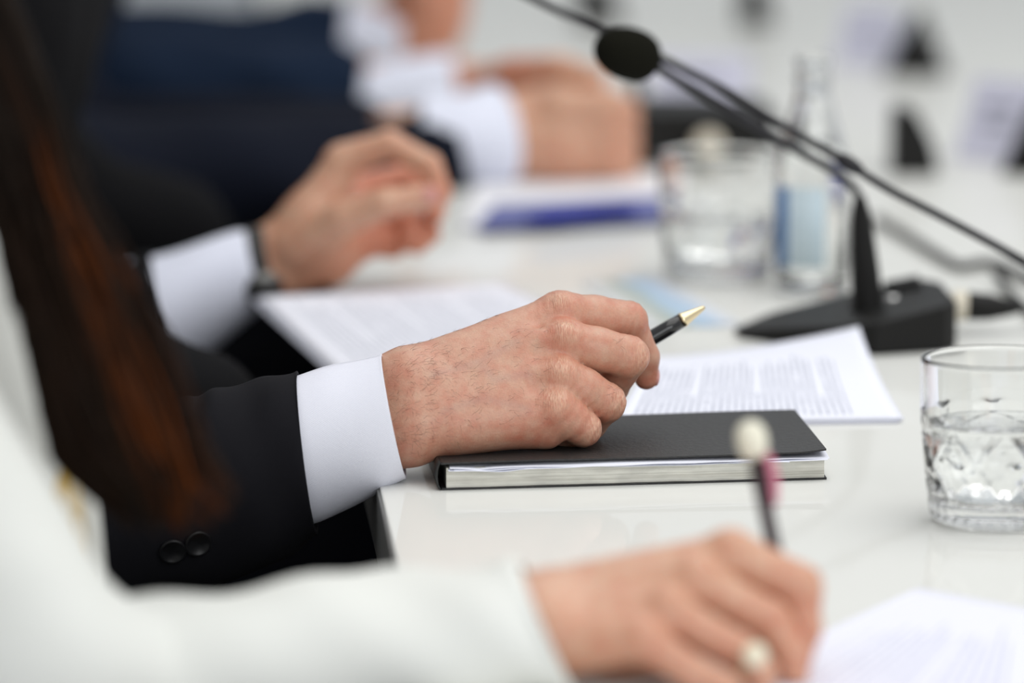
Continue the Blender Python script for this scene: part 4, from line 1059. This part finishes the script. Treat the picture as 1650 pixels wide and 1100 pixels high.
# ------------------------------------------------------------------ third person: open hand, watch
p3 = empty('person', (-.50, 3.98, 0), 'person in a black suit with a wristwatch, open hand over the papers', 'person')
def chain(X, pts, rad, k=3*mm):
    f = None
    for (a, b), (ra, rb) in zip(zip(pts[:-1], pts[1:]), zip(rad[:-1], rad[1:])):
        g = sd_cap(X, H(*a), H(*b), ra*mm, rb*mm); f = g if f is None else smin(f, g, k)
    return f
def hand3(X):
    d = chain(X, [(428, 425, 3.785), (500, 350, 3.785), (548, 268, 3.79)], [20, 18, 12], 8*mm)
    d = smin(d, chain(X, [(440, 440, 3.78), (520, 385, 3.785), (572, 325, 3.815)], [18, 18, 12], 8*mm), 10*mm)
    d = smin(d, chain(X, [(450, 450, 3.775), (530, 420, 3.785), (598, 380, 3.80)], [14, 16, 12], 8*mm), 10*mm)
    d = smin(d, chain(X, [(-20, 575, 3.76), (250, 505, 3.775), (425, 425, 3.785)], [34, 28, 22]), 10*mm)
    fs = chain(X, [(552, 258, 3.79), (628, 232, 3.785), (692, 266, 3.778), (713, 312, 3.772)], [12, 9.6, 8.6, 7.2])          # index
    fs = smin(fs, chain(X, [(578, 305, 3.835), (652, 285, 3.848), (702, 318, 3.826), (700, 345, 3.80)], [11, 9, 8.4, 7.4]), 1.2*mm)
    fs = smin(fs, chain(X, [(594, 352, 3.822), (655, 352, 3.832), (688, 374, 3.812), (672, 392, 3.80)], [12, 10, 9, 8]), 1.2*mm)
    fs = smin(fs, chain(X, [(592, 385, 3.80), (632, 395, 3.805), (655, 385, 3.797), (660, 372, 3.792)], [11, 9, 8, 7]), 1.2*mm)
    d = smin(d, fs, 6*mm)
    th = chain(X, [(480, 400, 3.768), (552, 352, 3.752), (618, 328, 3.744), (690, 316, 3.748)], [16, 12, 9.8, 8.2], 4*mm)
    return smin(d, th, 7*mm)
h3v, h3f = nets(hand3, (-.30, 3.69, TZ-.02), (-.035, 3.86, TZ+.145), .0026)
col = np.zeros((len(h3v), 3)); col[:, 0] = redness(h3v, [(H(705, 315, 3.77), .018, .6), (H(630, 290, 3.83), .035, 1.1), (H(660, 380, 3.80), .030, .9), (H(520, 455, 3.78), .035, .5), (H(610, 400, 3.80), .025, .5)], .05)  # strong red paints the shaded hollow between index and thumb darker
hv, hf, hc, hp3 = head_and_body(p3, -.50, 3.98, None)
join_body([(h3v, h3f, col), (hv, hf, hc)]+limbs((-.44, 3.98, 1.05), [P(20, 560, 3.76), P(-130, 590, 3.76), (-.42, 3.80, .99)]), M['skin_f'], p3); short_hair(p3, hp3, M['hair_dark'], 5)
obj('thumbnail', *nets(lambda X: smax(sd_ell(X, H(690, 314, 3.748)+np.array((.001, -.0065, .001)), (.0068, .003, .0055)), X[..., 1]-3.7435, .001), H(690, 314, 3.748)-.012, H(690, 314, 3.748)+.012, .001), M['nail'], p3)
c3 = [sec(396, 370, 428, 490, 3.782, .031), sec(370, 376, 402, 515, 3.78, .033), sec(320, 390, 350, 556, 3.777, .036), sec(248, 414, 292, 596, 3.773, .040), sec(200, 425, 240, 606, 3.77, .040)]
shirt_cuff(p3, c3, M['cuff_far'], lambda s, t, p, L: .0015*math.sin(3*t+8*s)*s)
s3 = [sec(243, 408, 292, 612, 3.772, .046), sec(200, 416, 240, 640, 3.77, .05), sec(100, 435, 110, 665, 3.765, .055), sec(-40, 455, -60, 690, 3.76, .058), sec(-120, 480, -150, 710, 3.76, .058)]
V, Fc, uv = loft(s3, 64, 6, .0025, wfold); obj('sleeve', V, Fc, M['suit_black'], p3, True, uv)
# watch
wa, wb = H(412, 438, 3.783), H(398, 455, 3.781)
ax = Vector(H(470, 385, 3.785)-H(415, 440, 3.783)).normalized()
wv, wf = [], []
q = Vector((1, 0, .18)).normalized().to_track_quat('Z', 'Y'); cc = Vector(H(418, 430, 3.783))
for k in range(48):
    t = 2*math.pi*k/48
    for (dr, dz) in ((0, -.008), (.0022, -.008), (.0022, .008), (0, .008)):
        wv.append(cc+q@Vector(((.0265+dr)*math.cos(t), (.0245+dr)*math.sin(t), dz)))
    k2 = (k+1) % 48
    for j in range(4): wf.append((k*4+j, k2*4+j, k2*4+(j+1) % 4, k*4+(j+1) % 4))
wt_ = obj('wristwatch', wv, wf, M['nylon'], p3)
wc = Vector(H(424, 462, 3.756)); q = Vector((.25, -.85, -.35)).normalized().to_track_quat('Z', 'Y')
cv, cf_ = lathe([(1e-5, 0), (.012, 0), (.013, .002), (.013, .005), (.0115, .007), (1e-5, .0075)], (0, 0, 0), 32)
obj('watch_case', [wc+q@Vector(v) for v in cv], cf_, pm('watch_steel', (.2, .2, .19), .35, 1.0), wt_)
torso_jacket(p3, -.50, 3.98, [(-1, tuple(H(-130, 590, 3.76)), tuple(H(-20, 560, 3.765)), .052), (1, (-.36, 4.17, .76), (-.25, 4.20, .73), .05)], M['suit_black'], lean=.10, h=.012)
trousers(p3, -.50, 3.98, M['trouser']); chair(-.52, 3.98, 'dark swivel conference chair under the person with the wristwatch')

# ------------------------------------------------------------------ fourth person: clasped hands
p4 = empty('person', (-.52, 4.62, 0), 'person in a dark navy suit with hands clasped on the table', 'person')
def hand4(X):
    Y = 4.385
    d = chain(X, [(820, 215, Y), (900, 195, Y)], [31, 30], 10*mm)
    d = smin(d, chain(X, [(820, 235, Y-.005), (905, 235, Y-.01)], [28, 28]), 12*mm)
    d = smin(d, chain(X, [(640, 245, Y), (815, 225, Y)], [34, 29]), 12*mm)
    fs = None
    for i in range(4):
        y0 = 165+i*31
        g = chain(X, [(900, y0+6, Y-.02+.004*i), (978, y0+2, Y-.024+.003*i), (1008, y0+14, Y+.008), (985, y0+18, Y+.035)], [15, 12.5, 11.5, 10])
        fs = g if fs is None else smin(fs, g, 1.5*mm)
    d = smin(d, fs, 7*mm)
    # the other hand lies behind and on top
    o_ = chain(X, [(790, 146, 4.475), (830, 144, 4.46), (880, 145, 4.44)], [20, 23, 23], 10*mm)
    for i in range(4):
        g = chain(X, [(885, 128+i*18, 4.455-.012*i), (945, 140+i*22, 4.435-.012*i), (975, 175+i*20, 4.41-.01*i)], [13, 11, 9]); o_ = smin(o_, g, 2*mm)
    o_ = smin(o_, chain(X, [(820, 120, 4.45), (900, 112, 4.42), (960, 128, 4.40)], [14, 12, 9]), 6*mm)
    return smin(d, o_, 1.5*mm)
h4v, h4f = nets(hand4, (-.16, 4.31, TZ), (.115, 4.56, TZ+.15), .0034)
col = np.zeros((len(h4v), 3)); col[:, 0] = redness(h4v, [(H(1000, y, 4.37), .02, .25) for y in (180, 220, 260)]+[(H(900, 270, 4.36), .02, .3), (H(830, 115, 4.45), .035, .8)], .08)
hv, hf, hc, hp4 = head_and_body(p4, -.52, 4.62, None)
join_body([(h4v, h4f, col), (hv, hf, hc)]+limbs((-.46, 4.62, 1.05), [P(660, 245, 4.385), P(300, 290, 4.36), P(-60, 300, 4.35), (-.44, 4.44, .99)]), M['skin_f'], p4); short_hair(p4, hp4, M['hair_brown'], 7)
bulge = lambda s, t, p, L: .0015*math.sin(3*t+8*s)*s
c4 = [sec(800, 136, 815, 298, 4.385, .040, .01, .016), sec(780, 140, 798, 300, 4.385, .042, .01, .016), sec(735, 150, 750, 306, 4.383, .042), sec(680, 155, 690, 310, 4.38, .042)]
shirt_cuff(p4, c4, M['cuff_far'], bulge, .002)
s4 = [sec(712, 172, 740, 318, 4.383, .050, 0, .012), sec(690, 178, 720, 322, 4.38, .053), sec(600, 182, 610, 350, 4.375, .058), sec(450, 188, 440, 385, 4.36, .064), sec(280, 185, 240, 420, 4.35, .068), sec(120, 170, 60, 450, 4.34, .070), sec(0, 150, -80, 450, 4.34, .07)]
V, Fc, uv = loft(s4, 64, 6, .003, lambda s, t, p, L: (.003*math.sin(2*t+15*s)+.002*math.sin(3*t-27*s))*min(1, s*4)); obj('sleeve', V, Fc, M['suit_navy'], p4, True, uv)
torso_jacket(p4, -.52, 4.62, [(-1, tuple(H(-60, 300, 4.35)), tuple(H(60, 290, 4.35)), .055), (1, tuple(H(-60, 230, 4.60)), tuple(H(560, 235, 4.47)), .045)], M['suit_navy'], lean=.10, h=.013)
trousers(p4, -.52, 4.62, M['trouser']); chair(-.54, 4.62, 'dark swivel conference chair under the person with clasped hands')

# ------------------------------------------------------------------ fifth person: blue suit, raised hand
p5 = empty('person', (-.55, 5.10, 0), 'person in a blue suit with one hand raised beyond the clasped hands', 'person')
def hand5(X):
    Y = 4.98
    d = chain(X, [(560, 60, Y), (640, 45, Y), (690, 20, Y), (700, -60, Y)], [26, 27, 32, 34], 12*mm)
    d = smin(d, chain(X, [(690, 60, Y), (700, 0, Y)], [27, 27]), 12*mm)
    for i in range(4):
        d = smin(d, chain(X, [(680+i*17, -62, Y+.02-.014*i), (670+i*19, -135, Y+.01-.014*i), (645+i*18, -170, Y-.03-.012*i), (630+i*16, -150, Y-.05-.01*i)], [12, 10.5, 9.5, 8.5]), 3*mm)
    d = smin(d, chain(X, [(680, -10, Y-.03), (650, -70, Y-.055), (655, -115, Y-.06)], [14, 11, 9]), 6*mm)
    # the lower hand, lying behind the clasped hands
    e = chain(X, [(640, 145, 4.74), (740, 140, 4.74), (820, 140, 4.74)], [18, 19, 20], 10*mm)
    for i in range(4): e = smin(e, chain(X, [(820, 120+i*14, 4.76-.015*i), (875, 126+i*16, 4.755-.015*i), (900, 150+i*12, 4.75-.015*i)], [11, 10, 8]), 3*mm)
    return np.minimum(d, e)
h5v, h5f = nets(hand5, (-.17, 4.68, TZ), (.06, 5.06, TZ+.30), .004)
col = np.zeros((len(h5v), 3)); col[:, 0] = .6
hv, hf, hc, hp5 = head_and_body(p5, -.55, 5.10, None)
join_body([(h5v, h5f, col), (hv, hf, hc)]+limbs((-.49, 5.10, 1.05), [P(655, 147, 4.74), P(300, 155, 4.745), P(-70, 165, 4.76), (-.47, 4.92, .99)], [P(575, 60, 4.98), P(260, 95, 4.97), P(-60, 100, 4.96), (-.47, 5.0, .99)]), M['skin_f'], p5); short_hair(p5, hp5, M['hair_dark'], 9)
c6 = [sec(650, 8, 648, 98, 4.98, .034), sec(630, 6, 625, 105, 4.98, .036), sec(590, 5, 585, 100, 4.98, .038), sec(520, -5, 520, 100, 4.98, .040)]
shirt_cuff(p5, c6, M['cuff_far'], bulge, .002)
s6 = [sec(560, -6, 548, 110, 4.98, .046), sec(500, 0, 500, 120, 4.98, .05), sec(380, 8, 380, 150, 4.98, .058), sec(220, 15, 210, 180, 4.97, .064), sec(60, -10, 30, 200, 4.96, .068), sec(-60, -40, -100, 200, 4.96, .07)]
V, Fc, uv = loft(s6, 64, 6, .003, lambda s, t, p, L: (.004*math.sin(2*t+12*s)+.002*math.sin(3*t-22*s))*min(1, s*4)); obj('sleeve', V, Fc, M['suit_blue'], p5, True, uv)
c5 = [sec(728, 86, 746, 188, 4.74, .036), sec(690, 88, 700, 194, 4.74, .038), sec(600, 100, 600, 200, 4.74, .040), sec(560, 104, 560, 204, 4.74, .04)]
shirt_cuff(p5, c5, M['cuff_far'], bulge, .002)
s5 = [sec(590, 90, 575, 205, 4.74, .046), sec(540, 70, 540, 208, 4.74, .05), sec(400, 55, 400, 215, 4.74, .058), sec(240, 50, 230, 225, 4.74, .062), sec(60, 60, 40, 250, 4.74, .065), sec(-60, 60, -90, 260, 4.74, .065)]
V, Fc, uv = loft(s5, 64, 6, .003, lambda s, t, p, L: (.003*math.sin(2*t+12*s)+.002*math.sin(3*t-22*s))*min(1, s*4)); obj('sleeve', V, Fc, M['suit_blue'], p5, True, uv)
torso_jacket(p5, -.55, 5.10, [(-1, tuple(H(-70, 165, 4.76)), tuple(H(30, 160, 4.74)), .055), (1, (-.45, 5.28, .78), (-.40, 5.30, .76), .055)], M['suit_blue'], lean=.10, h=.014)
trousers(p5, -.55, 5.10, M['trouser']); chair(-.57, 5.19, 'dark swivel conference chair under the person in the blue suit')

# ------------------------------------------------------------------ far things on the table
def wedge_unit(px, py, w, hgt, dep, rot, label, group, prof='tri'):
    o_ = T(px, py)
    pr = {'tri': [(-.5, 0), (.5, 0), (.04, 1)], 'dome': [(-.5, 0), (.55, 0), (.42, .45), (.10, .88), (-.25, 1), (-.48, .95)]}[prof]
    V = []; n = len(pr); ca_, sa_ = math.cos(rot), math.sin(rot)
    for s in (0, 1):
        for a, b in pr:
            x, y = a*w, (s-.0)*dep; V.append((o_.x+x*ca_-y*sa_, o_.y+x*sa_+y*ca_, TZ+.0005+b*hgt))
    Fc = [tuple(range(n)), tuple(range(2*n-1, n-1, -1))]+[(i, i+n, (i+1) % n+n, (i+1) % n) for i in range(n)]
    r = empty('conference_unit', (o_.x, o_.y, TZ), label, 'conference unit', group)
    b_o = obj('housing', V, Fc, M['black_plastic'], r, False); bevel(b_o, .003, 3)
    return r, o_, ca_, sa_
def name_card(px, py, w, hgt, rot, label, lean=.45):
    o_ = T(px, py); r = empty('name_card', (o_.x, o_.y, TZ), label, 'name card')
    ca_, sa_ = math.cos(rot), math.sin(rot); V, uv = [], []
    for s in (0, .0012):
        for a, b in ((0, 0), (1, 0), (1, 1), (0, 1)):
            x, y, z = (a-.5)*w, s+b*hgt*math.sin(lean), b*hgt*math.cos(lean)+.001
            V.append((o_.x+x*ca_-y*sa_, o_.y+x*sa_+y*ca_, TZ+z)); uv.append((a, b))
    obj('card', V, [(0, 1, 2, 3), (7, 6, 5, 4), (0, 4, 5, 1), (1, 5, 6, 2), (2, 6, 7, 3), (3, 7, 4, 0)], M['card'], r, False, uv)
    V = []
    for s in (0, .0012):
        for a, b in ((0, 0), (1, 0), (1, 1), (0, 1)):
            x, y, z = (a-.5)*w, 2*hgt*math.sin(lean)-b*hgt*math.sin(lean)+s+.002, b*hgt*math.cos(lean)+.001
            V.append((o_.x+x*ca_-y*sa_, o_.y+x*sa_+y*ca_, TZ+z))
    obj('back_flap', V, [(0, 1, 2, 3), (7, 6, 5, 4), (0, 4, 5, 1), (1, 5, 6, 2), (2, 6, 7, 3), (3, 7, 4, 0)], M['paper'], r, False)
    return r
wedge_unit(1470, 124, .056, .060, .05, -.2, 'black triangular conference unit beside a tilted white card, top right', 'conference units far down the table')
name_card(1385, 108, .055, .060, -.55, 'white name card leaning beside the farther black triangular unit')
wedge_unit(1474, 283, .035, .052, .05, 0, 'dark rounded conference unit standing alone right of the bottle', 'conference units far down the table', 'dome')
wedge_unit(1660, 284, .05, .06, .06, -.3, 'black conference unit cut off by the right edge of the frame', 'conference units far down the table')
name_card(1590, 262, .065, .070, -.70, 'white name card beside the black unit at the right edge')
wedge_unit(1218, 44, .032, .060, .04, 0, 'small dark conference unit at the top of the frame', 'conference units far down the table', 'dome')
wedge_unit(965, 40, .045, .045, .05, 0, 'dark conference unit far behind the foam ball', 'conference units far down the table', 'dome')
# far microphone base right of the clasped hands, with its pale plug, and a white card on it
mC = empty('microphone_base', (T(1130, 272).x, T(1130, 272).y, TZ), 'low black microphone base right of the clasped hands with cream plug', 'microphone')
a, b = T(1022, 272), T(1250, 262)
V, Fc = prism([(a.x, a.y), (b.x, b.y), (b.x-.004, b.y+.11), (a.x+.012, a.y+.12)], TZ+.0008, lambda x, y: TZ+.046-.06*max(0, x-a.x-.03))
o = obj('base', V, Fc, M['black_plastic'], mC, False); bevel(o, .004, 3)
ka, kb_ = T(1142, 283, .014), T(1142, 266, .012)
ka = Vector((T(1142, 275).x, a.y-.014, TZ+.019)); kb_ = ka+Vector((0, .03, 0))
obj('plug', *revolve_along(ka, kb_, [(0, 0), (.0105, 0), (.012, .001), (.012, .012), (0, .012)]), M['cream'], mC)
obj('stem', *tube([(a.x+.006, a.y+.06, TZ+.028), (a.x+.003, a.y+.05, TZ+.06), (a.x-.006, a.y+.02, TZ+.095)], [.006, .0045, .003], 12, 4), M['black_plastic'], mC)
name_card(1125, 186, .085, .055, -.12, 'white name card behind the black microphone base', .5)
